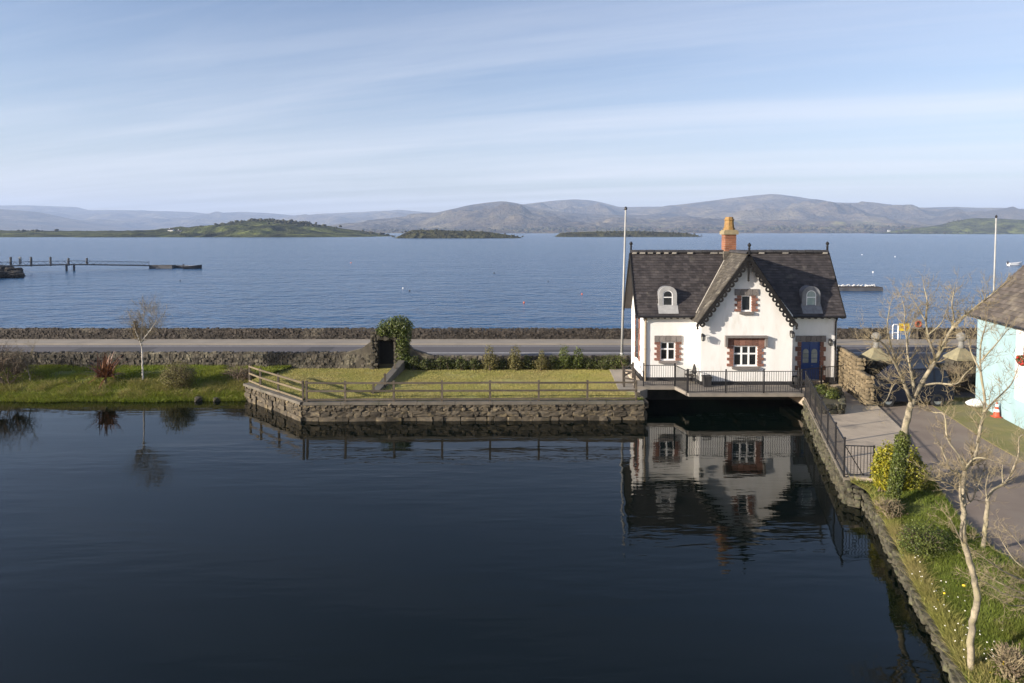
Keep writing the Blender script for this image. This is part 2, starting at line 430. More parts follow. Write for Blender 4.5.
# ================================================================== FAR SHORES AND HILLS
def hill_mat(name, cols, sc):
    m = bpy.data.materials.new(name); m.use_nodes = True
    n, l = m.node_tree.nodes, m.node_tree.links
    b = n['Principled BSDF']; b.inputs['Roughness'].default_value = 0.95; b.inputs['Specular IOR Level'].default_value = 0.1
    tcn = n.new('ShaderNodeTexCoord')
    def nz(s, det=8):
        t = n.new('ShaderNodeTexNoise'); t.inputs['Scale'].default_value = s; t.inputs['Detail'].default_value = det; t.inputs['Roughness'].default_value = 0.65
        l.new(tcn.outputs['Object'], t.inputs['Vector']); return t.outputs['Fac']
    r = n.new('ShaderNodeValToRGB'); r.color_ramp.elements[0].position = 0.36; r.color_ramp.elements[1].position = 0.66
    r.color_ramp.elements[0].color = (*cols[0], 1); r.color_ramp.elements[1].color = (*cols[2], 1)
    e = r.color_ramp.elements.new(0.5); e.color = (*cols[1], 1)
    l.new(nz(sc), r.inputs[0])
    # patchwork of fields
    v = n.new('ShaderNodeTexVoronoi'); v.inputs['Scale'].default_value = sc * 2.4
    l.new(tcn.outputs['Object'], v.inputs['Vector'])
    hs = n.new('ShaderNodeHueSaturation'); mr = n.new('ShaderNodeMapRange'); mr.inputs['To Min'].default_value = 0.72; mr.inputs['To Max'].default_value = 1.28
    sx = n.new('ShaderNodeSeparateXYZ'); l.new(v.outputs['Color'], sx.inputs[0]); l.new(sx.outputs[0], mr.inputs['Value'])
    l.new(mr.outputs[0], hs.inputs['Value']); l.new(r.outputs[0], hs.inputs['Color'])
    l.new(hs.outputs[0], b.inputs['Base Color'])
    bp = n.new('ShaderNodeBump'); bp.inputs['Distance'].default_value = 0.25 / sc; bp.inputs['Strength'].default_value = 0.9
    l.new(nz(sc * 3), bp.inputs['Height']); l.new(bp.outputs[0], b.inputs['Normal'])
    return m
M['moor'] = hill_mat('moor', ((0.045, 0.040, 0.032), (0.125, 0.098, 0.062), (0.21, 0.175, 0.10)), 0.0024)
M['moor_low'] = hill_mat('moor_low', ((0.045, 0.038, 0.022), (0.14, 0.10, 0.058), (0.17, 0.165, 0.06)), 0.005)
M['head_green'] = hill_mat('head_green', ((0.022, 0.026, 0.010), (0.075, 0.082, 0.026), (0.15, 0.17, 0.045)), 0.014)
M['island'] = hill_mat('island', ((0.035, 0.034, 0.018), (0.060, 0.058, 0.026), (0.09, 0.088, 0.034)), 0.02)
M['shore_rock'] = mat('shore_rock', (0.060, 0.050, 0.038), (0.10, 0.085, 0.06), 0.3, 0.9, 0.1, 1)

def hill(name, prof, D, w_front, w_back, mat_, rough=0.12, nx=220, ny=36, freq=None, base=-3.0, power=0.9, seed=0.0, kind='structure', wood=0.0):
    """prof: skyline pixels; the crest stands at distance D, the ground falls to the water over w_front"""
    xs = np.array([p[0] for p in prof], float)
    P3 = [dp(p[0], p[1], D) for p in prof]
    Xc = np.array([p.x for p in P3]); Zc = np.array([p.z for p in P3])
    X = np.linspace(Xc[0], Xc[-1], nx)
    crest = np.interp(X, Xc, Zc)
    k = np.ones(5) / 5
    crest = np.convolve(np.pad(crest, 2, mode='edge'), k, 'valid')
    T = np.concatenate([np.linspace(-1, 0, ny), np.linspace(0, 1, max(4, ny // 3))[1:]])
    freq = freq or 9.0 / max(w_front, 1)
    V = np.zeros((len(T), nx, 3), np.float32)
    for i, t in enumerate(T):
        w = w_front if t < 0 else w_back
        Y = D + t * w + (fbm(X * freq * 0.7 + seed, np.full(nx, seed + 3), 4) * w_front * 0.5 * min(1, abs(t)) if t < 0 else 0)
        sh = (1 - abs(t)) ** power
        nzv = fbm(X * freq + seed, Y * freq + seed * 1.7, 6, 0.55)
        amp = 2.6 * rough * (crest - base) * 4 * sh * (1 - sh) + rough * 0.12 * (crest - base) * (1 if t <= 0 else 0)
        z = base + (crest - base) * sh + nzv * amp * 1.6
        if wood: z = z + wood * np.maximum(0, fbm(X * 0.09 + seed, Y * 0.09, 3, 0.7)) * (sh > 0.12) * 3
        V[i, :, 0] = X * (Y / D if False else 1); V[i, :, 1] = Y; V[i, :, 2] = z
    nT = len(T)
    idx = np.arange(nT * nx).reshape(nT, nx)
    Fq = np.stack([idx[:-1, :-1].ravel(), idx[:-1, 1:].ravel(), idx[1:, 1:].ravel(), idx[1:, :-1].ravel()], 1)
    o = np_mesh(name, V.reshape(-1, 3), Fq, mat_, smooth=True)
    tag(o, kind=kind)
    return o

hill('far_mountain', [(-160, 214), (-60, 208), (0, 205.4), (28, 205.4), (79, 207), (86, 210), (124, 210), (160, 211), (193, 212), (208, 214), (241, 211.5), (270, 213), (299, 216), (337, 213), (401, 210), (440, 213), (520, 216)], 12000, 4200, 2000, M['moor'], 0.16, nx=300, ny=40, seed=2.1)
hill('left_mountain', [(-160, 214), (-60, 208), (0, 209), (38, 212), (76, 220), (114, 227), (150, 231), (200, 232.8)], 8000, 2500, 1500, M['moor'], 0.14, seed=5.2)
hill('back_mountain', [(470, 206), (525, 204), (550, 201), (574, 199), (590, 200), (601, 202), (619, 207), (662, 206.6), (693, 207), (740, 210), (800, 216)], 9500, 3500, 2000, M['moor'], 0.16, nx=260, ny=40, seed=8.4)
hill('middle_mountain', [(330, 228), (392, 218), (420, 214.5), (439, 212), (469, 205), (490, 202), (504, 201), (520, 204), (533, 208), (570, 213), (610, 215), (650, 215), (700, 218), (760, 224), (830, 230)], 7000, 2700, 1500, M['moor'], 0.18, nx=300, ny=44, seed=12.9)
hill('right_mountain', [(600, 217), (640, 210), (662, 206.6), (693, 203), (730, 198.5), (760, 195), (775, 194), (800, 197), (827, 202), (850, 203), (884, 204), (915, 208), (945, 207), (992, 208), (1024, 209), (1100, 213), (1200, 220)], 8500, 3600, 1800, M['moor'], 0.18, nx=320, ny=44, seed=21.3)
hill('low_moor', [(380, 232), (430, 228), (480, 226), (530, 225), (570, 221.5), (600, 223), (640, 221), (690, 219), (740, 221), (790, 219.5), (840, 221), (890, 224), (940, 224), (1000, 222), (1060, 222), (1200, 226)], 5600, 1500, 900, M['moor_low'], 0.22, nx=320, ny=30, seed=31.0)
hill('far_shore', [(250, 232.2), (300, 231), (380, 230), (450, 229), (520, 229.5), (600, 228.5), (680, 228), (740, 229), (800, 226.5), (850, 226), (900, 227), (960, 227.5), (1100, 227), (1200, 230)], 4300, 500, 300, M['moor_low'], 0.3, nx=360, ny=16, seed=41.0, wood=3.0)
hill('left_headland', [(-200, 229.5), (-100, 229), (0, 230.5), (40, 231), (100, 231), (150, 230.5), (183, 228), (200, 226), (218, 225.5), (236, 222), (250, 220.5), (266, 219.5), (280, 220), (293, 221), (310, 223.5), (328, 226), (346, 229), (363, 231), (381, 234), (397, 236.5)], 1500, 330, 200, M['head_green'], 0.13, nx=420, ny=30, seed=51.0, wood=1.3)
hill('right_headland', [(890, 233), (904, 230), (920, 227.5), (940, 225), (955, 221), (974, 218), (990, 218.2), (1005, 219), (1024, 220), (1060, 221), (1120, 225), (1200, 230)], 3100, 420, 260, M['head_green'], 0.14, nx=260, ny=30, seed=61.0, wood=1.6)
hill('rocky_island', [(399, 237.2), (402, 234.5), (407, 232), (413, 229.8), (425, 230.2), (445, 230.4), (470, 231), (489, 232), (505, 234.4), (521, 237.2)], 1060, 70, 60, M['island'], 0.10, nx=200, ny=24, seed=71.0, wood=0.8)
hill('flat_island', [(555, 236.3), (560, 233), (580, 231.8), (600, 231.6), (627, 231), (650, 231.6), (675, 232.6), (690, 233.5), (698, 236)], 1320, 70, 60, M['island'], 0.09, nx=200, ny=24, seed=81.0, wood=0.8)

# far-off woods on the headlands and islands: little crowns too small to pick apart
def woods(name, h, n, size, seed, cond, mat_='far_wood'):
    r = np.random.default_rng(seed); V0 = np.empty(len(h.data.vertices) * 3, np.float32); h.data.vertices.foreach_get('co', V0); V0 = V0.reshape(-1, 3)
    ok = V0[(V0[:, 2] > 1.0) & cond(V0)]
    dens = np.clip(fbm(ok[:, 0] * .006 + seed, ok[:, 1] * .006, 3) + .12, 0.0, 1) ** 2 + 1e-4
    P = ok[r.choice(len(ok), n, p=dens / dens.sum())] + r.normal(0, 1, (n, 3)) * np.array([6, 6, 0])
    ico = np.array([[0, 0, 1], [.89, 0, .45], [.28, .85, .45], [-.72, .53, .45], [-.72, -.53, .45], [.28, -.85, .45], [.72, .53, -.45], [-.28, .85, -.45], [-.89, 0, -.45], [-.28, -.85, -.45], [.72, -.53, -.45], [0, 0, -1]])
    fc = np.array([[0, 1, 2], [0, 2, 3], [0, 3, 4], [0, 4, 5], [0, 5, 1], [1, 6, 2], [2, 7, 3], [3, 8, 4], [4, 9, 5], [5, 10, 1], [6, 7, 2], [7, 8, 3], [8, 9, 4], [9, 10, 5], [10, 6, 1], [11, 7, 6], [11, 8, 7], [11, 9, 8], [11, 10, 9], [11, 6, 10]])
    s = size * r.uniform(.5, 1.3, n)
    V = (P[:, None, :] + ico[None] * (s[:, None] * np.ones(3) * np.array([1.3, 1.3, .8]))[:, None, :] * r.uniform(.6, 1.3, (n, 12, 1)) + np.array([0, 0, 1])[None, None] * (s * .4)[:, None, None]).reshape(-1, 3)
    Fq = (fc[None] + 12 * np.arange(n)[:, None, None]).reshape(-1, 3)
    tag(np_mesh(name, V, Fq, M[mat_], np.repeat(r.random(n), 20)), kind='stuff')
M['far_wood'] = mat('far_wood', (0.030, 0.032, 0.014), (0.055, 0.050, 0.022), 0.02, 0.9, tint=0.5)
HILLS = {o.name: o for o in C.objects}
woods('headland_wood', HILLS['left_headland'], 300, 3.0, 3, lambda V: (V[:, 1] < 1510) & ((V[:, 1] > 1440) | (V[:, 2] > 16)))
woods('headland_wood', HILLS['right_headland'], 350, 4.5, 4, lambda V: (V[:, 1] < 3110))
woods('island_scrub', HILLS['rocky_island'], 110, 1.4, 5, lambda V: (V[:, 1] < 1070))
woods('island_scrub', HILLS['flat_island'], 130, 1.5, 6, lambda V: (V[:, 1] < 1330))
woods('shore_wood', HILLS['far_shore'], 1500, 9.0, 7, lambda V: (V[:, 1] < 4310))

# little white farmhouses on the far shore
def farmhouse(px, py, D, w, label):
    p = dp(px, py, D); x, y, z = p
    t = thing('farmhouse', label, 'house', (x, y, z), 'white farmhouses on the far shore')
    m = MB(); m.prism([(y - 3, z - 4), (y + 3, z - 4), (y + 3, z + 3), (y, z + 5.4), (y - 3, z + 3)], 'x', x - w / 2, x + w / 2)
    m.build('wall', M['white_wall'], t)
    m = MB()
    m.add([(x - w / 2 - .3, y - 3.4, z + 2.9), (x + w / 2 + .3, y - 3.4, z + 2.9), (x + w / 2 + .3, y, z + 5.75), (x - w / 2 - .3, y, z + 5.75), (x - w / 2 - .3, y + 3.4, z + 2.9), (x + w / 2 + .3, y + 3.4, z + 2.9)], [(0, 1, 2, 3), (3, 2, 5, 4)])
    m.build('roof', M['slate'], t)
    m = MB(); m.box((x - w * .3, y, z + 6.2), (1, 1, 1.8)); m.build('chimney', M['white_wall'], t)
farmhouse(171, 231.6, 1330, 10, 'longer white farmhouse below the wooded headland across the bay')
farmhouse(179.5, 233.0, 1310, 7, 'smaller white farmhouse lower down beside the longer one across the bay')
farmhouse(889, 231.0, 3900, 16, 'white farmhouse alone on the far shore left of the green headland')

# ================================================================== LAND
ROAD_Z = 1.15
LAWN_Z = 0.9
TER_Z = 1.1
Y_ROADWALL = 42.6        # roadside wall
Y_SEAWALL = 52.0
# solid ground under road and the houses
m = MB(); m.box2(-110, 110, 42.9, 52.5, -3, ROAD_Z - 0.02)
tag(m.build('ground', M['soil']), kind='structure')
def sheet(name, poly, z, mat_, kind='structure', thick=0.0):
    m = MB()
    if thick: m.prism([(p[0], p[1]) for p in poly], 'z', z - thick, z)
    else: m.add([(p[0], p[1], z) for p in poly], [tuple(range(len(poly)))])
    return tag(m.build(name, mat_), kind=kind)
sheet('road', [(-110, 43.0), (110, 43.0), (110, 50.0), (-110, 50.0)], ROAD_Z, M['asphalt'])
sheet('footpath', [(-110, 50.0), (110, 50.0), (110, 52.1), (-110, 52.1)], ROAD_Z + 0.11, M['footpath'], thick=0.3)
sheet('road_line', [(-110, 49.45), (110, 49.45), (110, 49.57), (-110, 49.57)], ROAD_Z + 0.004, M['road_paint'])
sheet('road_line', [(-110, 46.6), (110, 46.6), (110, 46.75), (-110, 46.75)], ROAD_Z + 0.004, M['road_paint'])
sheet('road_edge_strip', [(-110, 43.0), (110, 43.0), (110, 44.6), (-110, 44.6)], ROAD_Z + 0.004, M['verge_asphalt'])

def interp_poly(pts, n):
    pts = [Vector(p) for p in pts]; L = [0]
    for a, b in zip(pts, pts[1:]): L.append(L[-1] + (b - a).length)
    out = []
    for i in range(n):
        s = L[-1] * i / (n - 1); k = 0
        while k < len(pts) - 2 and L[k + 1] < s: k += 1
        t = (s - L[k]) / max(1e-6, L[k + 1] - L[k]); out.append(pts[k].lerp(pts[k + 1], t))
    return out
def strip_ground(name, A, B, za_, zb, n, k, mat_, amp=0.06, shape=lambda t: t, seed=0.0):
    """ground between two polylines A (water side) and B"""
    A = interp_poly([(p[0], p[1], 0) for p in A], n); B = interp_poly([(p[0], p[1], 0) for p in B], n)
    V = []
    for j in range(k):
        t = j / (k - 1)
        for i in range(n):
            za = za_ if isinstance(za_, (int, float)) else float(np.interp(A[i].y, za_[0], za_[1]))
            p = A[i].lerp(B[i], t); e = fbm(np.array([p.x * 0.55 + seed]), np.array([p.y * 0.55]), 4)[0]
            V.append((p.x, p.y, za + (zb - za) * shape(t) + e * amp * 2 * min(1, 4 * (1 - t) + .3)))
    idx = np.arange(n * k).reshape(k, n)
    Fq = np.stack([idx[:-1, :-1].ravel(), idx[:-1, 1:].ravel(), idx[1:, 1:].ravel(), idx[1:, :-1].ravel()], 1)
    o = np_mesh(name, np.array(V), Fq, mat_, smooth=True)
    o.data['n'] = n
    return tag(o, kind='structure'), np.array(V).reshape(k, n, 3)

# left grassy bank
QL = gp(246, 392, 0.0)      # where the quay begins
QA = gp(246, 386, 0.78); QB = gp(303, 403.5, 0.88); QC = gp(644, 402.5, 0.88)
shore = []
for i in range(41):
    x = -62 + i * (QA.x + 62 - 0.1) / 40
    shore.append((x, 37.75 + 0.55 * float(fbm(np.array([x * .35]), np.array([2.2]), 4)[0]) * 2))
bank_o, bank_V = strip_ground('grass_bank', shore, [(-62, 42.7), (QA.x + 1.2, 42.7)], -0.25, 1.0, 150, 22, M['bank'], 0.08, lambda t: min(1, 1.65 * t) ** 0.75, 3.0)

# lawn
LX1 = dp(622, 372, 38.0).x
lawn_poly = [(QA.x + 0.1, QA.y), (QB.x + 0.25, QB.y + 0.3), (QC.x - 0.1, QC.y + 0.3), (QC.x - 0.1, 36.6), (QC.x - 0.1, 42.8), (QA.x + 0.1, 42.8)]
sheet('lawn', lawn_poly, LAWN_Z, M['lawn'], thick=1.6)

# right bank, path, car park
EDGE_TOP = [Vector((dp(803.5, 400, 35.0).x, 35.0, .84)), gp(843.5, 477.5, 0.86), gp(847, 482, 0.8)] + [Vector((p.x, p.y, z)) for p, z in ((gp(864, 508.6, 0), .62), (gp(882, 541, 0), .52), (gp(899.6, 578, 0), .42), (gp(916.5, 611, 0), .36), (gp(934.8, 643, 0), .34), (gp(951, 676, 0), .34))]
e_last = EDGE_TOP[-1]; d_last = (EDGE_TOP[-1] - EDGE_TOP[-2]).normalized()
EDGE_TOP += [e_last + d_last * 5, e_last + d_last * 12]
for p in EDGE_TOP[-2:]: p.z = 0.36
CP_Z = 0.82
# land under everything on the right
land = [(p.x + 0.25, p.y) for p in EDGE_TOP] + [(60, EDGE_TOP[-1].y - 1), (60, 43), (EDGE_TOP[0].x + .25, 43)]
sheet('right_ground', [(p[0] + 0.5, p[1]) for p in land], 0.10, M['soil'], thick=1.6)
cp_front = [gp(872, 483, CP_Z), gp(930, 482, CP_Z), gp(955, 520, CP_Z), gp(985, 548, CP_Z), gp(1024, 575, CP_Z)]
cp_front.append(cp_front[-1] + (cp_front[-1] - cp_front[-2]) * 2.2)
sheet('car_park', [(p.x, p.y) for p in cp_front] + [(60, cp_front[-1].y), (60, 43.0), (EDGE_TOP[0].x + .3, 43.0), (EDGE_TOP[0].x + .3, 34.0)], CP_Z, M['tarmac'], thick=0.5)
rb_o, rb_V = strip_ground('grass_verge', [(p.x + 0.10, p.y) for p in EDGE_TOP[2:]], [(gp(862, 480, 1).x, gp(862, 480, 1).y)] + [(p.x + .1, p.y) for p in cp_front[1:5]] + [(cp_front[-1].x, cp_front[-1].y), (22, 0)], ([p.y for p in EDGE_TOP[::-1]], [p.z for p in EDGE_TOP[::-1]]), 0.90, 90, 40, M['bank'], 0.08, lambda t: min(1, 1.6 * t) ** .8, 9.0)
# grass strip beside the turquoise house
vs = [gp(927, 402, CP_Z), gp(985, 440, CP_Z), gp(1024, 462, CP_Z)]
vs.append(vs[-1] + (vs[-1] - vs[-2]) * 1.5)
M['rough_turf'] = mat('rough_turf', (0.22, 0.185, 0.075), (0.14, 0.145, 0.04), 1.4, .95, .05, 12, col3=(0.20, 0.165, 0.10), scale3=.7)
sheet('grass_strip', [(p.x, p.y) for p in vs] + [(40, vs[-1].y), (40, 35.2), (vs[0].x, 35.2)], CP_Z + 0.03, M['rough_turf'], thick=0.2)
# concrete path from the gate to the house
PATH_Z = 0.90
pathp = [(EDGE_TOP[0].x + .05, EDGE_TOP[0].y + 0.0), (EDGE_TOP[1].x + .1, EDGE_TOP[1].y), (gp(876, 479, PATH_Z).x, gp(876, 479, PATH_Z).y), (gp(926, 478, PATH_Z).x, gp(926, 478, PATH_Z).y), (gp(905, 432, PATH_Z).x, gp(905, 432, PATH_Z).y), (gp(876, 404, PATH_Z).x, gp(876, 404, PATH_Z).y), (dp(840, 380, 38.5).x, 38.5), (EDGE_TOP[0].x + .05, 38.5)]
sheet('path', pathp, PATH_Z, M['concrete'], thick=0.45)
# joints scored in the path's concrete
for a, b in (((866, 447), (921, 445)), ((824, 432), (905, 430))):
    pa, pb = gp(*a, PATH_Z), gp(*b, PATH_Z)

# haze: the clear air over the bay
hz = MB(); hz.box2(-13000, 13000, -400, 15700, -5, 640)
hm = bpy.data.materials.new('haze'); hm.use_nodes = True
hn = hm.node_tree.nodes; hn.remove(hn['Principled BSDF'])
pv = hn.new('ShaderNodeVolumePrincipled')
pv.inputs['Color'].default_value = (0.58, 0.73, 1.0, 1)
pv.inputs['Density'].default_value = 0.000082
pv.inputs['Anisotropy'].default_value = 0.0
hm.node_tree.links.new(pv.outputs[0], hn['Material Output'].inputs['Volume'])
tag(hz.build('haze', hm), kind='stuff')

# repairs in the road surface
M['patch'] = mat('patch', (0.070, 0.066, 0.068), (0.085, 0.08, 0.08), 1.5, .9)
for x0_, x1_, y0_, y1_ in ((-31, -25.5, 47.3, 48.9), (-14.5, -12.8, 47.0, 49.2), (2.0, 9.0, 47.1, 48.0), (20.5, 22.0, 46.9, 49.3)):
    sheet('road_patch', [(x0_, y0_), (x1_, y0_), (x1_, y1_), (x0_, y1_)], ROAD_Z + 0.004, M['patch'])

# ================================================================== STONES (shared meshes)
def stone_mesh(name, mat_, seed, jit=0.10, rnd=0.55):
    r = np.random.default_rng(seed)
    V = []; 
    g = [-0.5, 0.0, 0.5]; idx = {}
    for x in g:
        for y in g:
            for z in g:
                if x == 0 and y == 0 and z == 0: continue
                p = np.array([x, y, z]); n = p / np.linalg.norm(p) * 0.5
                corner = (abs(p) > 0.4).sum()
                q = p * (1 - (0.30 * rnd if corner == 3 else (0.16 * rnd if corner == 2 else 0)))
                q = q + r.uniform(-jit, jit, 3) * (0.7 if corner >= 2 else 0.5)
                idx[(x, y, z)] = len(V); V.append(tuple(q))
    F = []
    for ax in range(3):
        for s in (-0.5, 0.5):
            o = [a for a in range(3) if a != ax]
            for i in range(2):
                for j in range(2):
                    c = []
                    for di, dj in ((0, 0), (1, 0), (1, 1), (0, 1)):
                        k = [0, 0, 0]; k[ax] = s; k[o[0]] = g[i + di]; k[o[1]] = g[j + dj]; c.append(idx[tuple(k)])
                    if (s > 0) == (ax == 1): c = c[::-1]
                    F.append(tuple(c))
    m = bpy.data.meshes.new(name); m.from_pydata(V, [], F); m.materials.append(mat_); m.update()
    return m
STONES = {k: [stone_mesh('stone', M[k], 100 + i, 0.10, 0.8) for i in range(7)] for k in ('quay_stone', 'bank_stone', 'sand_stone', 'wall_stone', 'wall_stone_pale')}
STONES['quay_stone'] = [stone_mesh('stone', M['quay_stone'], 300 + i, 0.085, 0.38) for i in range(9)]
BLOCKS = {k: [stone_mesh('block', M[k], 200 + i, 0.025, 0.10) for i in range(4)] for k in ('red_stone', 'grey_stone', 'brick')}

def stone_face(parent, a, b, z0, z1, courses, wr, thick, key, gap=0.015, name='stone', r=None, out=0.0, jt=1.0):
    """courses of single stones along the line a-b (2-D); thick straddles the line"""
    r = r or rng
    a, b = Vector((a[0], a[1])), Vector((b[0], b[1])); d = (b - a); L = d.length; d.normalize(); nrm = Vector((-d.y, d.x))
    hs = [c * (z1 - z0) for c in courses]; z = z0; ang = math.atan2(d.y, d.x); out_l = []
    for ci, h in enumerate(hs):
        s = -r.uniform(0, 0.3) * wr[0]
        while s < L:
            w = r.uniform(*wr) * (1.25 if ci == 0 else 1.0)
            s0, s1 = max(s, 0), min(s + w, L)
            if s1 - s0 > 0.06:
                c = a + d * (s0 + s1) / 2 + nrm * (out + r.uniform(-.07, .05) * jt)
                hh = h * r.uniform(1 - .2 * jt, 1 + .35 * jt)
                out_l.append(piece(name, r.choice(STONES[key]), (c.x, c.y, z + h / 2), parent, ang,
                      ((s1 - s0) * 1.06 - gap, thick * r.uniform(0.9, 1.15), hh * 1.04 - gap),
                      rot=(r.uniform(-.12, .12) * jt, r.uniform(-.16, .16) * jt, ang + r.uniform(-.14, .14) * jt)))
            s += w
        z += h
    return out_l

def stuff_stones(a, b, z0, z1, thick, wr, hr, cap=0.0, seed=1, front=True):
    """joined rubble face + jagged upright coping, for walls too far to pick the stones apart"""
    r = random.Random(seed); m = MB()
    a, b = Vector((a[0], a[1])), Vector((b[0], b[1])); d = b - a; L = d.length; d.normalize(); nrm = Vector((-d.y, d.x)); ang = math.atan2(d.y, d.x)
    def rock(c, sx, sy, sz):
        Mx = Matrix.Rotation(ang, 3, 'Z') @ Matrix.Rotation(r.uniform(-.18, .18), 3, 'Y') @ Matrix.Rotation(r.uniform(-.12, .12), 3, 'X')
        vs = []
        for z in (-1, 1):
            for x, y in ((-1, -1), (1, -1), (1, 1), (-1, 1)):
                p = Mx @ Vector((x * sx / 2 * r.uniform(.72, 1.05), y * sy / 2 * r.uniform(.8, 1.05), z * sz / 2 * r.uniform(.72, 1.05)))
                vs.append((c[0] + p.x, c[1] + p.y, c[2] + p.z))
        m.add(vs, [(3, 2, 1, 0), (4, 5, 6, 7), (0, 1, 5, 4), (1, 2, 6, 5), (2, 3, 7, 6), (3, 0, 4, 7)], r.random())
    if front:
        z = z0
        while z < z1 - 0.03:
            h = r.uniform(*hr); s = 0
            while s < L:
                w = r.uniform(*wr); c = a + d * (s + w / 2) + nrm * r.uniform(-.04, .02)
                rock((c.x, c.y, z + h / 2), w, thick * r.uniform(.8, 1.1), h * 1.1); s += w * .97
            z += h * .95
    if cap:
        s = 0
        while s < L:
            w = r.uniform(0.10, 0.24); c = a + d * (s + w / 2) + nrm * thick * 0.5
            h = cap * r.uniform(.7, 1.25); rock((c.x, c.y, z1 + h / 2 - .03), w * 1.05, thick * 1.15, h); s += w
    return m

# ================================================================== THE COTTAGE
YG, YW = 37.1, 38.15             # gable front, wing fronts
YB = 41.95                 # back wall
YR = (YW + YB) / 2               # main ridge
def wx(px, Y=YW, py=350): return dp(px, py, Y).x
def wz(py, Y=YW): return dp(740, py, Y).z
XL, XR = wx(643.2), wx(836.5)
GL, GR = wx(700.8, YG), wx(792.3, YG)
XG = (GL + GR) / 2
EZ = wz(316.2, YW - 0.3)         # eave height of the wings
RZ = wz(252.0, YR)               # ridge
GEZ = wz(323, YG - 0.35)         # tips of the gable roof
BZ = TER_Z
cot = thing('cottage', 'white gabled cottage with slate roof and blue door standing over the pond edge', 'house', (XG, YW, BZ))

def wall_face(m, y, x0, x1, zb, top, openings, reveal=0.14):
    xs = sorted(set([x0, x1] + [o[i] for o in openings for i in (0, 1)] + ([XG] if x0 < XG < x1 else [])))
    for a, b in zip(xs, xs[1:]):
        mid = (a + b) / 2
        cuts = sorted([(o[2], o[3]) for o in openings if o[0] - 1e-6 <= mid <= o[1] + 1e-6])
        z = zb
        for c0, c1 in cuts:
            m.quad((a, y, z), (b, y, z), (b, y, c0), (a, y, c0)); z = c1
        m.quad((a, y, z), (b, y, z), (b, y, top(b)), (a, y, top(a)))
    for o in openings:
        a, b, c0, c1 = o; y2 = y + reveal
        m.quad((a, y, c0), (a, y2, c0), (a, y2, c1), (a, y, c1)); m.quad((b, y, c0), (b, y, c1), (b, y2, c1), (b, y2, c0))
        m.quad((a, y, c1), (a, y2, c1), (b, y2, c1), (b, y, c1)); m.quad((a, y, c0), (b, y, c0), (b, y2, c0), (a, y2, c0))

def pxrect(x0, x1, y0, y1, Y):   # crop coordinates of the house study (scale 3.104, origin 600,200)
    f = lambda a, o: a / 3.104 + o
    return (dp(f(x0, 600), f(y0, 200), Y).x, dp(f(x1, 600), f(y1, 200), Y).x, dp(740, f(y1, 200), Y).z, dp(740, f(y0, 200), Y).z)
W_LEFT = pxrect(187, 234, 440, 498, YW)
W_GLOW = pxrect(414, 488, 452, 516, YG)
W_GUP = pxrect(438, 470, 296, 346, YG)
D_RIGHT = list(pxrect(624, 681, 440, 556, YW)); D_RIGHT[2] = BZ + 0.06
W_SIDE_Z = (W_LEFT[2], W_LEFT[3])

slope_g = (RZ - 0.10 - (GEZ + 0.05)) / ((XG - GL) + 0.32)
gtop = lambda x: RZ - 0.18 - abs(x - XG) * slope_g
m = MB()
wall_face(m, YG, GL, GR, BZ - .2, gtop, [W_GLOW, W_GUP])
wall_face(m, YW, XL, GL, BZ - .2, lambda x: EZ + .1, [W_LEFT])
wall_face(m, YW, GR, XR, BZ - .2, lambda x: EZ + .1, [tuple(D_RIGHT)])
for x in (GL, GR):                                   # returns of the projecting gable
    m.quad((x, YG, BZ - .2), (x, YW, BZ - .2), (x, YW, EZ + .1), (x, YG, EZ + .0))
mt = (RZ - EZ) / (YR - (YW - .3))
for x in (XL, XR):                                   # end gables
    m.add([(x, YW, BZ - .2), (x, YB, BZ - .2), (x, YB, EZ + .1), (x, YR, RZ - .18), (x, YW, EZ + .1)], [(0, 1, 2, 3, 4)])
m.quad((XL, YB, BZ - .2), (XR, YB, BZ - .2), (XR, YB, EZ + .1), (XL, YB, EZ + .1))
m.build('wall', M['white_wall'], cot)
# black plinth, proud of the wall
m = MB()
PH = 0.20
for a, b, y in ((XL - .03, GL - .03, YW), (GL - .03, GR + .03, YG), (GR + .03, XR + .03, YW)):
    x1 = b
    if y == YW and a > XG:
        m.box2(a, D_RIGHT[0] - .2, y - .03, y + .05, BZ - .25, BZ + PH); m.box2(D_RIGHT[1] + .2, b, y - .03, y + .05, BZ - .25, BZ + PH)
    else: m.box2(a, b, y - .03, y + .05, BZ - .25, BZ + PH)
m.box2(GL - .028, GL + .05, YG + .052, YW, BZ - .25, BZ + PH - .002); m.box2(GR - .05, GR + .028, YG + .052, YW, BZ - .25, BZ + PH - .002)
m.box2(XL - .028, XL + .05, YW + .052, YB, BZ - .25, BZ + PH - .002); m.box2(XR - .05, XR + .028, YW + .052, YB, BZ - .25, BZ + PH - .002)
m.build('plinth', M['plinth'], cot)
# stone base down to the pond bed
m = MB(); m.box2(XL + .02, XR - .02, YW + .1, YB - .1, -1.5, BZ - .21); m.build('foundation', M['dark_core'], cot)

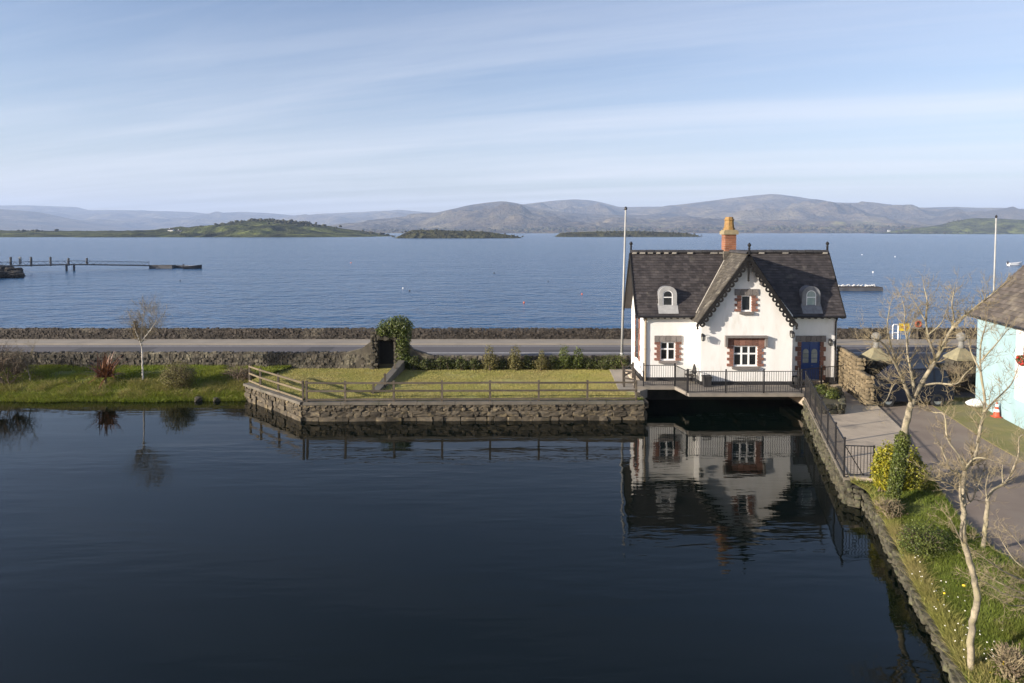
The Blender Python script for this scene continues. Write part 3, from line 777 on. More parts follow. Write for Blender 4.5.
# ---- roofs
def slates(m, O, ud, vd, nd, width, length, ew=0.26, eh=0.17, seed=1, trim=None):
    r = random.Random(seed); O, ud, vd, nd = Vector(O), Vector(ud), Vector(vd), Vector(nd)
    rows = int(length / eh) + 1
    for k in range(rows):
        v0 = k * eh; v1 = min(v0 + eh * 1.06, length)
        if v1 <= v0: break
        u = -ew / 2 if k % 2 else 0.0
        while u < width:
            a, b = max(u, 0) + .004, min(u + ew, width) - .004
            if b > a and (trim is None or trim((a + b) / 2, (v0 + v1) / 2)):
                l0 = .030 + r.uniform(-.004, .008); l1 = .008; sk = r.uniform(-.006, .006)
                p = [O + ud * a + vd * (v0 + sk) + nd * l0, O + ud * b + vd * (v0 + sk * .5) + nd * (l0 + r.uniform(-.003, .003)),
                     O + ud * b + vd * v1 + nd * l1, O + ud * a + vd * v1 + nd * l1]
                t = min(1, max(0, r.gauss(.45, .22)))
                if r.random() < .02: t = 1.9
                m.quad(*p, tint=t)
                m.quad(O + ud * a + vd * v0 + nd * .004, O + ud * b + vd * v0 + nd * .004, p[1], p[0], tint=0.1)
            u += ew
def deck(m, O, ud, vd, nd, width, length, th=0.07):
    O, ud, vd, nd = Vector(O), Vector(ud), Vector(vd), Vector(nd)
    q = [O, O + ud * width, O + ud * width + vd * length, O + vd * length]
    m.add([p - nd * th for p in q] + q, [(3, 2, 1, 0), (4, 5, 6, 7), (0, 1, 5, 4), (1, 2, 6, 5), (2, 3, 7, 6), (3, 0, 4, 7)])
RXL, RXR = wx(636.5, YW - .3, 318), wx(845, YW - .3, 318)
roof_m = MB()
fv = Vector((0, YR - (YW - .3), RZ - EZ)); fl = fv.length; fv.normalize(); fn = Vector((0, -fv.z, fv.y))
deck(roof_m, (RXL, YW - .3, EZ), (1, 0, 0), fv, fn, RXR - RXL, fl)
bv = Vector((0, YR - (YB + .12), RZ - EZ)); bl = bv.length; bv.normalize(); bn = Vector((0, bv.z, -bv.y))
deck(roof_m, (RXR, YB + .12, EZ), (-1, 0, 0), bv, bn, RXR - RXL, bl)
roof = roof_m.build('roof', M['slate'], cot)
sm = MB(); slates(sm, (RXL, YW - .3, EZ), (1, 0, 0), fv, fn, RXR - RXL, fl, seed=3)
slates(sm, (RXR, YB + .12, EZ), (-1, 0, 0), bv, bn, RXR - RXL, bl, seed=4)
tag(sm.build('slates', M['slate'], roof), kind='stuff')
# projecting gable roof
GY0 = YG - 0.36
gEx = (GL - wx(699, YG - .36, 322)) ; 
gXl, gXr = wx(697.5, GY0, 323), wx(796.5, GY0, 323)
gXm = (gXl + gXr) / 2 + .05
groof_m = MB(); gs = MB()
for s, xe in ((-1, gXl), (1, gXr)):
    vv = Vector((gXm - xe, 0, RZ + .02 - GEZ)); L = vv.length; vv.normalize(); nn = Vector((-vv.z * 1.0, 0, vv.x)) if s < 0 else Vector((vv.z, 0, -vv.x))
    nn = Vector((s * abs(vv.z), 0, abs(vv.x)))
    depth = YR - GY0
    if s < 0: O, ud = (xe, YR, GEZ), (0, -1, 0)
    else: O, ud = (xe, GY0, GEZ), (0, 1, 0)
    deck(groof_m, O, ud, vv, nn, depth, L)
    slates(gs, O, ud, vv, nn, depth, L, seed=6 + s)
groof = groof_m.build('gable_roof', M['slate_lichen'], cot)
tag(gs.build('slates', M['slate_lichen'], groof), kind='stuff')
# pale mortar fillets down the valley and under the ridge
vm = MB()
def on_main(x, z): t = (z - EZ) / (RZ - EZ); return Vector((x, (YW - .3) + t * (YR - (YW - .3)), z))
for s, xe in ((-1, gXl), (1, gXr)):
    pts = []
    for k in range(9):
        t = k / 8; z = EZ + .15 + (RZ - EZ - .15) * t; x = gXm + (xe - gXm) * (RZ - z) / (RZ - GEZ)
        pts.append(on_main(x + s * .03, z) + fn * .05)
    vm.tube(pts, [.045] * 9, 5)
vm.build('valley_fillet', M['mortar'], cot)
# ridge tiles, each one a piece, with pale mortar showing between
def ridge_tile_mesh(L, w=0.17, h=0.15):
    m = MB(); n = 6; pr = []
    for i in range(n + 1):
        a = math.pi * i / n; pr.append((math.cos(a) * w, math.sin(a) * h))
    pr2 = [(x * .8, z * .8 - .02) for x, z in pr][::-1]
    m.prism(pr + pr2, 'x', -L / 2, L / 2)
    return m.mesh('ridge_tile', M['ridge'])
rt = ridge_tile_mesh(0.44)
nT = int((RXR - RXL) / 0.46)
for i in range(nT):
    x = RXL + (i + .5) * (RXR - RXL) / nT
    piece('ridge_tile', rt, (x, YR, RZ - .02 + rng.uniform(-.006, .006)), cot)
rm = MB(); rm.box((0, 0, 0), (.40, .35, .10)); rmm = rm.mesh('mortar_bed', M['mortar'])
for i in range(nT):
    if rng.random() < .62: piece('mortar_bed', rmm, (RXL + (i + .5) * (RXR - RXL) / nT, YR, RZ - .055), cot, 0, (rng.uniform(.4, 1), 1, rng.uniform(.5, 1)))
nG = int((YR - GY0) / 0.46)
for i in range(nG):
    piece('ridge_tile', rt, (gXm, GY0 + (i + .5) * (YR - .2 - GY0) / nG, RZ + .01), cot, math.pi / 2)

# ---- bargeboards: plank with a row of pierced scallops below
def scallop_mesh(ro=0.165, ri=0.066, th=0.045, n=14):
    m = MB(); V = []; 
    for y in (-th / 2, th / 2):
        for r_ in (ro, ri):
            for k in range(n):
                a = 2 * math.pi * k / n; V.append((r_ * math.cos(a), y, r_ * math.sin(a)))
    F = []
    for k in range(n):
        k2 = (k + 1) % n
        F += [(k, k2, n + k2, n + k), (2 * n + k2, 2 * n + k, 3 * n + k, 3 * n + k2), (k2, k, 2 * n + k, 2 * n + k2), (n + k, n + k2, 3 * n + k2, 3 * n + k)]
    m.add(V, F); return m.mesh('scallop', M['black_wood'])
SC = scallop_mesh()
for s, xe in ((-1, gXl), (1, gXr)):
    m = MB(); A = Vector((xe, GY0 - .02, GEZ - .02)); B = Vector((gXm, GY0 - .02, RZ - .0)); d = (B - A).normalized(); pn = Vector((s * d.z, 0, -abs(d.x))) if False else Vector((-s * d.z * -1, 0, 0))
    dn = Vector((d.z, 0, -d.x)) if s < 0 else Vector((-d.z, 0, d.x)); dn = dn if dn.z < 0 else -dn
    q = [A, B, B + dn * .2, A + dn * .2]
    m.add([p + Vector((0, -.022, 0)) for p in q] + [p + Vector((0, .03, 0)) for p in q], [(0, 1, 2, 3), (7, 6, 5, 4), (0, 4, 5, 1), (1, 5, 6, 2), (2, 6, 7, 3), (3, 7, 4, 0)])
    bb = m.build('bargeboard', M['black_wood'], cot)
    n = 14; L = (B - A).length
    for i in range(n):
        p = A + d * (L * (i + .35) / n) + dn * .225
        piece('scallop', SC, p, bb)
    m = MB(); m.lathe((xe, GY0 - .02, GEZ - .36), [(.02, 0), (.075, .06), (.04, .12), (.085, .2), (.06, .34)], 10); m.build('bargeboard_pendant', M['black_wood'], cot)
# pendant and finials
def finial(x, y, z, h=0.62, drop=0.0):
    m = MB(); m.box2(x - .045, x + .045, y - .045, y + .045, z - drop, z + h * .45)
    m.lathe((x, y, z + h * .45), [(.045, 0), (.08, .03), (.05, .08), (.055, h * .2), (.085, h * .28), (.105, h * .36), (.07, h * .46), (.015, h * .55)], 10)
    m.build('finial', M['black_metal'], cot)
finial(gXm, GY0 - .03, RZ - .02, 0.62, 0.0)
m = MB(); m.box2(gXm - .045, gXm + .045, GY0 - .03, GY0 + .05, RZ - 1.35, RZ - .05); m.lathe((gXm, GY0 + .01, RZ - 1.5), [(.01, 0), (.07, .06), (.045, .16)], 8); m.build('king_pendant', M['black_wood'], cot)
finial(RXL + .05, YR, RZ, 0.62); finial(RXR - .05, YR, RZ, 0.62)
# verge boards of the end gables and eaves gutters
for x in (RXL - .02, RXR + .02):
    for ya in (YW - .3, YB + .12):
        m = MB(); A = Vector((x, ya, EZ - .1)); B = Vector((x, YR, RZ - .1)); m.beam(A, B, .05, .22)
        m.build('verge_board', M['black_wood'], cot)
for a, b in ((RXL, gXl + .1), (gXr - .1, RXR)):
    m = MB(); m.tube([(a, YW - .36, EZ - .03), (b, YW - .36, EZ - .03)], [.06, .06], 8)
    m.build('gutter', M['black_metal'], cot)
bm_ = MB(); bm_.box((0, 0, 0), (.09, .26, .10)); brk = bm_.mesh('eaves_bracket', M['black_wood'])
for a, b in ((RXL + .15, gXl - .05), (gXr + .1, RXR - .1)):
    n = int((b - a) / .34)
    for i in range(n + 1): piece('eaves_bracket', brk, (a + (b - a) * i / n, YW - .15, EZ - .10), cot)
def pipe(x, y, z0, z1, mat_):
    m = MB(); m.tube([(x, y - .25, z1), (x, y - .06, z1 - .3), (x, y - .06, z0)], [.045] * 3, 8)
    for z in (z0 + .4, (z0 + z1) / 2): m.tube([(x, y - .06, z - .03), (x, y - .06, z + .03)], [.062, .062], 8)
    m.build('downpipe', mat_, cot)
M['tan_pipe'] = mat('tan_pipe', (0.30, 0.235, 0.15), (0.22, 0.17, 0.11), 5, 0.6)
pipe(XL + .12, YW, BZ, EZ - .08, M['tan_pipe']); pipe(XR - .1, YW, BZ, EZ - .08, M['black_metal']); pipe(GR + .10, YW, BZ, EZ - .08, M['black_metal'])

# ---- windows
def window(o, y, cols, rowf, glass='glass', name='window', arch=False):
    x0, x1, z0, z1 = o; m = MB(); w = .07; yy = y + .04; y2 = y + .11
    m.box2(x0, x0 + w, yy, y2, z0, z1); m.box2(x1 - w, x1, yy, y2, z0, z1)
    m.box2(x0 + w, x1 - w, yy, y2, z1 - w, z1); m.box2(x0 + w, x1 - w, yy, y2, z0, z0 + w * 1.1)
    xs = [x0 + w + (x1 - x0 - 2 * w) * i / cols for i in range(cols + 1)]
    zs = [z0 + w * 1.1]
    for f in rowf: zs.append(zs[-1] + f * (z1 - w - zs[0]) / sum(rowf))
    for x in xs[1:-1]: m.box2(x - .045, x + .045, yy + .005, y2 - .005, z0 + w, z1 - w)
    for z in zs[1:-1]: m.box2(x0 + w, x1 - w, yy + .008, y2 - .008, z - .04, z + .04)
    wn_ = m.build(name, M['white_paint'], cot)
    for i in range(cols):
        for j in range(len(rowf)):
            p = MB(); p.box2(xs[i] + .01, xs[i + 1] - .01, y + .082, y + .094, zs[j] + .01, zs[j + 1] - .01)
            p.build('pane', M[glass], wn_)
    return wn_
window(W_LEFT, YW, 2, (1.6, 1)); window(W_GLOW, YG, 3, (1.6, 1)); window(W_GUP, YG, 1, (1,))
BL = BLOCKS
def block(key, x0, x1, y0, y1, z0, z1, name='quoin_stone'):
    piece(name, rng.choice(BL[key]), ((x0 + x1) / 2, (y0 + y1) / 2, (z0 + z1) / 2), cot, 0, (x1 - x0 - .012, y1 - y0, z1 - z0 - .012))
def surround(o, y, lint, side, n, sill=True, proud=.05, key='grey_stone', lw=0.0):
    x0, x1, z0, z1 = o
    h = (z1 - z0) / n
    for i in range(n):
        w = side * (1.0 if i % 2 == 0 else 0.62)
        block('red_stone', x0 - w, x0 + .012, y - proud, y + .10, z0 + i * h, z0 + (i + 1) * h)
        block('red_stone', x1 - .012, x1 + w, y - proud, y + .10, z0 + i * h, z0 + (i + 1) * h)
    if lint:
        k = max(3, int((x1 - x0 + 2 * side) / .28)); W_ = x1 - x0 + 2 * (side + lw)
        for i in range(k):
            block(key, x0 - side - lw + W_ * i / k, x0 - side - lw + W_ * (i + 1) / k, y - proud - .005, y + .10, z1, z1 + lint, 'lintel_stone')
    if sill:
        block('grey_stone', x0 - .10, x1 + .10, y - .14, y + .06, z0 - .16, z0, 'sill')
surround(W_LEFT, YW, .36, .34, 7)
surround(W_GUP, YG, .36, .36, 6)
surround(W_GLOW, YG, 0, .36, 7)
# lower gable window: red head with a hood mould that drops at both ends
x0, x1, z0, z1 = W_GLOW
for i in range(6):
    block('red_stone', x0 - .36 + (x1 - x0 + .72) * i / 6, x0 - .36 + (x1 - x0 + .72) * (i + 1) / 6, YG - .05, YG + .1, z1, z1 + .44, 'lintel_stone')
m = MB(); m.box2(x0 - .48, x1 + .48, YG - .24, YG + .02, z1 + .45, z1 + .56); m.box2(x0 - .48, x0 - .36, YG - .2, YG + .02, z1 - .05, z1 + .448); m.box2(x1 + .36, x1 + .48, YG - .2, YG + .02, z1 - .05, z1 + .448)
m.build('hood_mould', M['grey_stone'], cot)
# tall red-framed opening in the west end wall
yc = YW + 1.7
zb, zt = BZ + 0.9, EZ - 0.55
for i in range(7):
    z = zb + (zt - zb) * i / 7; w = .34 if i % 2 == 0 else .22
    for s in (-1, 1):
        piece('quoin_stone', rng.choice(BL['red_stone']), (XL, yc + s * (.45 + w / 2), z + (zt - zb) / 14), cot, 0, (.10, w, (zt - zb) / 7 - .012))
for i in range(5):
    a = math.pi * (i + .5) / 5
    piece('quoin_stone', rng.choice(BL['red_stone']), (XL, yc + math.cos(a) * .6, zt + math.sin(a) * .5), cot, rot=(math.pi / 2 - a + math.pi / 2, 0, 0), scale=(.10, .3, .34))
m = MB(); m.box2(XL - .03, XL + .02, yc - .44, yc + .44, zb, zt + .35); sw = m.build('window', M['white_paint'], cot)
for s in (-1, 1):
    p = MB(); p.box2(XL - .045, XL - .028, yc + s * .22 - .17, yc + s * .22 + .17, zb + .08, zt + .2); p.build('pane', M['glass'], sw)

# ---- blue door with glazed arched panels
x0, x1, z0, z1 = D_RIGHT
m = MB(); m.box2(x0, x1, YW + .06, YW + .12, z0, z1)
fw = .07
m.box2(x0, x0 + fw, YW + .02, YW + .058, z0, z1); m.box2(x1 - fw, x1, YW + .02, YW + .058, z0, z1); m.box2(x0 + fw, x1 - fw, YW + .02, YW + .058, z1 - fw, z1)
xm = (x0 + x1) / 2
m.box2(xm - .04, xm + .04, YW + .03, YW + .058, z0, z1 - fw)
m.box2(x0 + fw, x1 - fw, YW + .032, YW + .058, z0 + .02, z0 + .24); m.box2(x0 + fw, x1 - fw, YW + .032, YW + .058, z0 + .72, z0 + .9)
door = m.build('door', M['blue_paint'], cot)
for s in (0, 1):
    a = x0 + fw + .06 if s == 0 else xm + .08; b = xm - .08 if s == 0 else x1 - fw - .06
    rows = [z0 + .95, z0 + 1.23, z0 + 1.5]
    for j, zz in enumerate(rows):
        p = MB()
        if j < 2: p.box2(a, b, YW + .046, YW + .057, zz, zz + .25)
        else:
            cx = (a + b) / 2; w2 = (b - a) / 2
            p.prism([(a, zz), (b, zz)] + [(cx + w2 * math.cos(t), zz + .06 + w2 * 1.1 * math.sin(t)) for t in [math.pi * k / 8 for k in range(9)]], 'y', YW + .046, YW + .057)
        p.build('pane', M['reflection_glass'], door)
m = MB(); m.lathe((xm + .1, YW + .0, z0 + .8), [(.03, -.02), (.03, .02)], 8); m.build('handle', M['lead'], door)
surround(tuple(D_RIGHT), YW, .36, .32, 8, sill=False, key='grey_stone')
m = MB(); m.box2(x0 - .1, x1 + .1, YW - .35, YW - .01, BZ, BZ + .06); m.build('doorstep', M['concrete'], cot)

# ---- dormers with rounded lead roofs
def dormer(pxc, lit_front):
    zc0 = wz(313, YW); p = dp(pxc, 345 - 30, YW)
    x = p.x; hw = .50; zbot = EZ + .06; yfr = YW + .05
    zsp = zbot + 1.12                                            # springing of the arch
    dm = MB()
    n = 10; arc = [(x + hw, zbot)] + [(x + hw * math.cos(math.pi * k / n), zsp + hw * .92 * math.sin(math.pi * k / n)) for k in range(n + 1)] + [(x - hw, zbot)]
    dm.prism(arc[::-1], 'y', yfr, YR - .1)
    d = dm.build('dormer', M['lead'], cot, smooth=False)
    # front cheek, a ring round the window: paler where lit, darker where shaded, by colour
    iw = .275; zw0 = zbot + .16; zs = zsp - .02
    inner = [(x + iw, zw0)] + [(x + iw * math.cos(math.pi * k / n), zs + iw * .92 * math.sin(math.pi * k / n)) for k in range(n + 1)] + [(x - iw, zw0)]
    fm = MB(); N = len(arc)
    out = [(x + hw * 1.02, zbot)] + [(x + hw * 1.02 * math.cos(math.pi * k / n), zsp + hw * .95 * math.sin(math.pi * k / n)) for k in range(n + 1)] + [(x - hw * 1.02, zbot)]
    V = [(a, yfr - .05, b) for a, b in out] + [(a, yfr - .05, b) for a, b in inner] + [(a, yfr + .06, b) for a, b in out] + [(a, yfr - .003, b) for a, b in inner]
    F = []
    for k in range(N - 1):
        F += [(k + 1, k, N + k, N + k + 1), (k, k + 1, 2 * N + k + 1, 2 * N + k), (N + k + 1, N + k, 3 * N + k, 3 * N + k + 1)]
    F += [(0, N - 1, 2 * N - 1, N)]
    fm.add(V, F); fm.build('dormer_front', M['lead_pale'] if lit_front else M['lead'], d)
    wm = MB(); w = .045
    wm.box2(x - iw, x - iw + w, yfr - .035, yfr - .006, zw0, zs); wm.box2(x + iw - w, x + iw, yfr - .035, yfr - .006, zw0, zs)
    wm.box2(x - iw + w, x + iw - w, yfr - .035, yfr - .006, zw0, zw0 + .06); wm.box2(x - iw + w, x + iw - w, yfr - .033, yfr - .008, zs - .16, zs - .11)
    V = []
    for k in range(n + 1):
        a = math.pi * k / n
        for rr in (iw, iw - w):
            for yy in (yfr - .035, yfr - .006): V.append((x + rr * math.cos(a), yy, zs + rr * .92 * math.sin(a)))
    F = []
    for k in range(n):
        q = 4 * k; F += [(q, q + 4, q + 6, q + 2), (q + 2, q + 6, q + 7, q + 3), (q + 1, q, q + 2, q + 3)]
    wm.add(V, F); w_ = wm.build('window', M['white_paint'], d)
    g = MB(); g.prism(inner[::-1], 'y', yfr - .022, yfr - .012); g.build('pane', M['glass'] if lit_front else M['reflection_glass'], w_)
    zf = lambda y: EZ + (y - (YW - .3)) * mt + .075
    a = MB(); a.add([(x - hw - .06, YW - .26, zf(YW - .26)), (x + hw + .06, YW - .26, zf(YW - .26)), (x + hw + .06, yfr + .02, zf(yfr + .02)), (x - hw - .06, yfr + .02, zf(yfr + .02))], [(0, 1, 2, 3)]); a.build('apron', M['lead_pale'] if lit_front else M['lead'], d)
    return d
dormer(600 + 210 / 3.104, True); dormer(600 + 655 / 3.104, False)  # right dormer: the shadow on it is put into a darker lead colour

# ---- chimney
cx0, cx1 = wx(723.2, YR, 240), wx(734.6, YR, 240); cz0 = RZ - .5; cz1 = wz(234.5, YR); cw = cx1 - cx0
ch = MB(); ch.box2(cx0 + .03, cx1 - .03, YR - cw / 2 + .03, YR + cw / 2 - .03, cz0, cz1); chim = ch.build('chimney', M['mortar'], cot)
nb = 12; bh = (cz1 - cz0) / nb
for k in range(nb):
    z = cz0 + (k + .5) * bh
    xs_ = [cx0, cx0 + cw * (.33 if k % 2 else .62), cx1]
    for a, b in zip(xs_, xs_[1:]):
        piece('brick', rng.choice(BL['brick']), ((a + b) / 2, YR - cw / 2 + .06, z), chim, 0, (b - a - .012, .12, bh - .014))
    for s in (cx0 + .06, cx1 - .06):
        piece('brick', rng.choice(BL['brick']), (s, YR + .05, z), chim, 0, (.12, cw - .12, bh - .014))
m = MB(); m.box2(cx0 - .09, cx1 + .09, YR - cw / 2 - .09, YR + cw / 2 + .09, cz1, cz1 + .2); m.box2(cx0 - .03, cx1 + .03, YR - cw / 2 - .03, YR + cw / 2 + .03, cz1 + .2, cz1 + .27)
m.build('chimney_cap', M['cap_stone'], chim)
m = MB(); xc = (cx0 + cx1) / 2; zt = wz(217, YR) - cz1 - .27
m.lathe((xc, YR, cz1 + .27), [(.33, 0), (.33, .10), (.29, .14), (.25, zt * .72), (.29, zt * .75), (.29, zt * .82), (.24, zt * .86), (.22, zt)], 8, sq=True)
m.build('chimney_pot', M['chimney_pot'], chim)
m = MB(); m.box2(cx0 - .06, cx1 + .06, YR - cw / 2 - .05, YR + cw / 2 + .05, RZ - .5, RZ + .06); m.build('flashing', M['slate_lichen'], chim)

# ---- wall lanterns
M['lamp_glass'] = mat('lamp_glass', (0.25, 0.25, 0.23), None, rough=0.1, spec=0.5)
def lantern(x, y, z, s=0.8):
    m = MB(); m.box((x, y - .02, z), (.08, .04, .26)); m.tube([(x, y - .02, z + .05), (x, y - .18 * s, z + .16), (x, y - .33 * s, z + .10)], [.016] * 3, 6)
    m.lathe((x, y - .33 * s, z - .24), [(.05, 0), (.06, .02), (.11, .05)], 6); m.lathe((x, y - .33 * s, z + .02), [(.15, 0), (.07, .1), (.02, .14)], 6)
    for k in range(6):
        a = math.pi * k / 3; m.tube([(x + .11 * math.cos(a), y - .33 * s + .11 * math.sin(a), z - .2), (x + .13 * math.cos(a), y - .33 * s + .13 * math.sin(a), z + .03)], [.01, .01], 4)
    l_ = m.build('wall_lamp', M['black_metal'], cot)
    g = MB(); g.lathe((x, y - .33 * s, z - .19), [(.085, 0), (.105, .2)], 6); g.build('lamp_glass', M['lamp_glass'], l_)
lantern(GL + .05, YG, wz(336, YG)); lantern(GR - .12, YG, wz(333, YG)); lantern(wx(829), YW, wz(341), .6)

# ================================================================== TERRACE AND RAILINGS
TXa = dp(642, 386, 36.7).x; TXb = dp(680, 390, 36.0).x; TXc = dp(803, 393, 35.2).x
ter = thing('terrace', 'concrete terrace slab bridging the dark water in front of the cottage', 'terrace', (XG, 36.2, 0))
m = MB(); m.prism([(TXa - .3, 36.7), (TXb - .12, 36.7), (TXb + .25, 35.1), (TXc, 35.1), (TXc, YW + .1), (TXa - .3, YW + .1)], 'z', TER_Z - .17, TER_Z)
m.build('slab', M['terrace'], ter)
m = MB()
for x in np.linspace(TXb + .5, TXc - .2, 5): m.box2(x - .09, x + .09, 36.3, YW, TER_Z - .42, TER_Z - .172)
m.build('beam', M['dark_concrete'], ter)

def bal_mesh(h, w=.016):
    m = MB(); m.box((0, 0, h / 2), (w, w, h)); return m.mesh('baluster', M['black_metal'])
def railing(label, A, B, h, posts, pitch=.12, group='black iron railings round the terrace', zb=TER_Z, base=.08, loc=None, post_w=.055):
    A, B = Vector(A), Vector(B); d = B - A; L = d.length; dn = d.normalized()
    t = thing('iron_railing', label, 'railing', A, group)
    m = MB(); m.beam(A + Vector((0, 0, h)), B + Vector((0, 0, h)), .045, .03); m.build('top_rail', M['black_metal'], t)
    m = MB(); m.beam(A + Vector((0, 0, base)), B + Vector((0, 0, base)), .035, .025); m.build('bottom_rail', M['black_metal'], t)
    m = MB(); m.box((0, 0, (h + .06) / 2), (post_w, post_w, h + .06)); m.lathe((0, 0, h + .06), [(.045, 0), (.05, .03), (.01, .07)], 8); pm = m.mesh('post', M['black_metal'])
    ang = math.atan2(d.y, d.x)
    for k in range(posts + 1): piece('post', pm, A + d * (k / posts), t, ang)
    bmh = bal_mesh(h - base)
    n = int(L / pitch)
    for k in range(1, n):
        piece('baluster', bmh, A + d * (k / n) + Vector((0, 0, base)), t, ang)
    return t
c1_ = Vector((TXb + .22, 35.2, TER_Z)); c2_ = Vector((TXc - .08, 35.2, TER_Z))
railing('black iron railing along the front of the terrace below the gable window', c1_, c2_, 1.14, 3)
railing('short black iron railing along the set-back terrace edge below the left wing window', (TXa + .1, 36.8, TER_Z), (TXb - .1, 36.8, TER_Z), 1.14, 1)
railing('tiny return of black railing joining the set-back and front terrace edges', (TXb - .08, 36.8, TER_Z), c1_ + Vector((-.02, 0.06, 0)), 1.14, 1)
# from the terrace corner along the pond to the path gate
e0 = EDGE_TOP[0]; e1 = EDGE_TOP[1]
R0 = Vector((TXc + .04, 35.0, .88)); R1 = gp(844, 477, .9)
railing('long black iron railing running beside the concrete path above the pond', R0, R1, 1.3, 6, pitch=.19)
railing('black iron railing in front of the blue door', (TXc + .1, 36.0, TER_Z), (wx(843, 37.4), 37.3, TER_Z), 1.05, 2)
# gate
gA = R1; gB = gp(873.5, 478, .9)
gt = thing('iron_gate', 'black iron gate panel at the pond end of the concrete path', 'gate', gA)
gd = (gB - gA); gh = 1.12
for s in (0, 1):
    m = MB(); p = gA + gd * s; m.beam(p + Vector((0, 0, .02)), p + Vector((0, 0, gh + .03)), .05, .05); m.build('post', M['black_metal'], gt)
for z in (.1, gh):
    m = MB(); m.beam(gA + Vector((0, 0, z)), gB + Vector((0, 0, z)), .035, .03); m.build('rail', M['black_metal'], gt)
bmh = bal_mesh(gh - .1)
for k in range(1, 9): piece('baluster', bmh, gA + gd * (k / 9) + Vector((0, 0, .1)), gt, math.atan2(gd.y, gd.x))
m = MB(); m.beam(gA + Vector((0, -.03, gh)), gA + gd * .62 + Vector((0, -.03, .12)), .025, .03); m.build('brace', M['black_metal'], gt)

# landing with a ramp at the right end of the lawn
lan = thing('landing', 'pale paved landing between the lawn and the terrace', 'landing', (TXa - .8, 37.5, LAWN_Z))
lp = [gp(609, 368, LAWN_Z + .06), gp(640, 391, LAWN_Z + .06)]
m = MB(); m.prism([(lp[0].x, lp[0].y), (gp(619, 390, LAWN_Z + .06).x, gp(619, 390, LAWN_Z + .06).y), (lp[1].x, lp[1].y), (TXa + .3, 36.72), (TXa + .3, lp[0].y)], 'z', LAWN_Z - .4, LAWN_Z + .06)
m.build('slab', M['footpath'], lan)
m = MB(); m.box2(lp[0].x + .8, TXa + .2, 38.2, 41.2, LAWN_Z + .062, TER_Z); m.build('step', M['concrete'], lan)
# timber hand-rails by the landing
M['dark_timber'] = mat('dark_timber', (0.045, 0.038, 0.032), (0.075, 0.062, 0.05), 6, 0.8, rnd=0.2)
def timber_rail(label, pts, h, rails, group=None, mat_='dark_timber', pw=.1, z=LAWN_Z, name='timber_fence', skip=None, rail_h=.09, post_mat=None):
    t = thing(name, label, 'fence', (pts[0][0], pts[0][1], z), group)
    m = MB(); m.box((0, 0, (h + .05 - .1) / 2), (pw, pw, h + .05 + .1)); pm = m.mesh('post', M[post_mat or mat_])
    for p in pts: piece('post', pm, (p[0], p[1], z), t, rng.uniform(-.03, .03), rot=(rng.uniform(-.012, .012), rng.uniform(-.012, .012), rng.uniform(-.05, .05)))
    for a, b in zip(pts, pts[1:]):
        for r_ in rails:
            m = MB(); A = Vector((a[0], a[1] - pw * .6, z + r_ + rng.uniform(-.012, .012))); B = Vector((b[0], b[1] - pw * .6, z + r_ + rng.uniform(-.012, .012)))
            m.beam(A, B, .045, rail_h); m.build('rail', M[mat_], t)
    return t
pa, pb = gp(624, 388, LAWN_Z), gp(638, 396, LAWN_Z)
timber_rail('short dark timber handrail beside the landing at the cottage corner', [(pa.x, pa.y), (pb.x + .1, 36.9)], 1.0, (.55, .95), z=LAWN_Z)
timber_rail('dark timber handrail stepping up from the landing to the cottage side', [(pa.x + .05, pa.y + .5), (TXa - .1, 38.9)], 1.05, (.6, 1.0), z=LAWN_Z)

# ---- bench and planter on the terrace
bx, by = GL - .45, YW - .55
bn = thing('garden_bench', 'iron bench with an arched back seen end-on against the gable wall', 'bench', (bx, by, TER_Z))
m = MB()
for k in range(5): m.box2(bx - .22 + k * .095, bx - .15 + k * .095, by - .38, by + .38, TER_Z + .42, TER_Z + .45)
m.build('seat', M['dark_timber'], bn)
m = MB(); arc = [(by - .4 + .8 * k / 12, TER_Z + .62 + .42 * math.sin(math.pi * k / 12)) for k in range(13)]
m.tube([(bx + .26, a, b) for a, b in arc], [.025] * 13, 6); m.tube([(bx + .26, a, TER_Z + .62 + (b - TER_Z - .62) * .6) for a, b in arc], [.014] * 13, 5)
for k in range(1, 12): m.tube([(bx + .25, arc[k][0], TER_Z + .46), (bx + .26, arc[k][0], arc[k][1])], [.012, .012], 5)
m.build('backrest', M['black_metal'], bn)
for s in (-1, 1):
    for q in (-.2, .22):
        m = MB(); m.tube([(bx + q, by + s * .36, TER_Z), (bx + q, by + s * .36, TER_Z + (.64 if q > 0 else .62))], [.022, .022], 6); m.build('leg', M['black_metal'], bn)
    m = MB(); m.tube([(bx - .2, by + s * .36, TER_Z + .62), (bx, by + s * .36, TER_Z + .68), (bx + .24, by + s * .36, TER_Z + .64)], [.02] * 3, 6); m.build('armrest', M['black_metal'], bn)
pl = thing('planter', 'dark square planter box beside the bench on the terrace', 'planter', (GL + .25, YG - .35, TER_Z))
m = MB(); m.lathe((GL + .25, YG - .35, TER_Z), [(.24, 0), (.30, .5), (.33, .5), (.33, .58), (.27, .58), (.26, .5)], 4, sq=True); m.build('box', M['plinth'], pl)
m = MB(); m.lathe((GL + .25, YG - .35, TER_Z + .45), [(.24, 0), (.25, .06), (.02, .09)], 4, sq=True); m.build('soil', M['soil'], pl)
bw = thing('planter', 'low dark barrel planter by the doorway corner of the gable', 'planter', (GR + .2, YG - .3, TER_Z))
m = MB(); m.lathe((GR + .3, YG + .2, TER_Z), [(.2, 0), (.26, .2), (.24, .42), (.20, .42), (.19, .36)], 12); m.build('barrel', M['plinth'], bw)

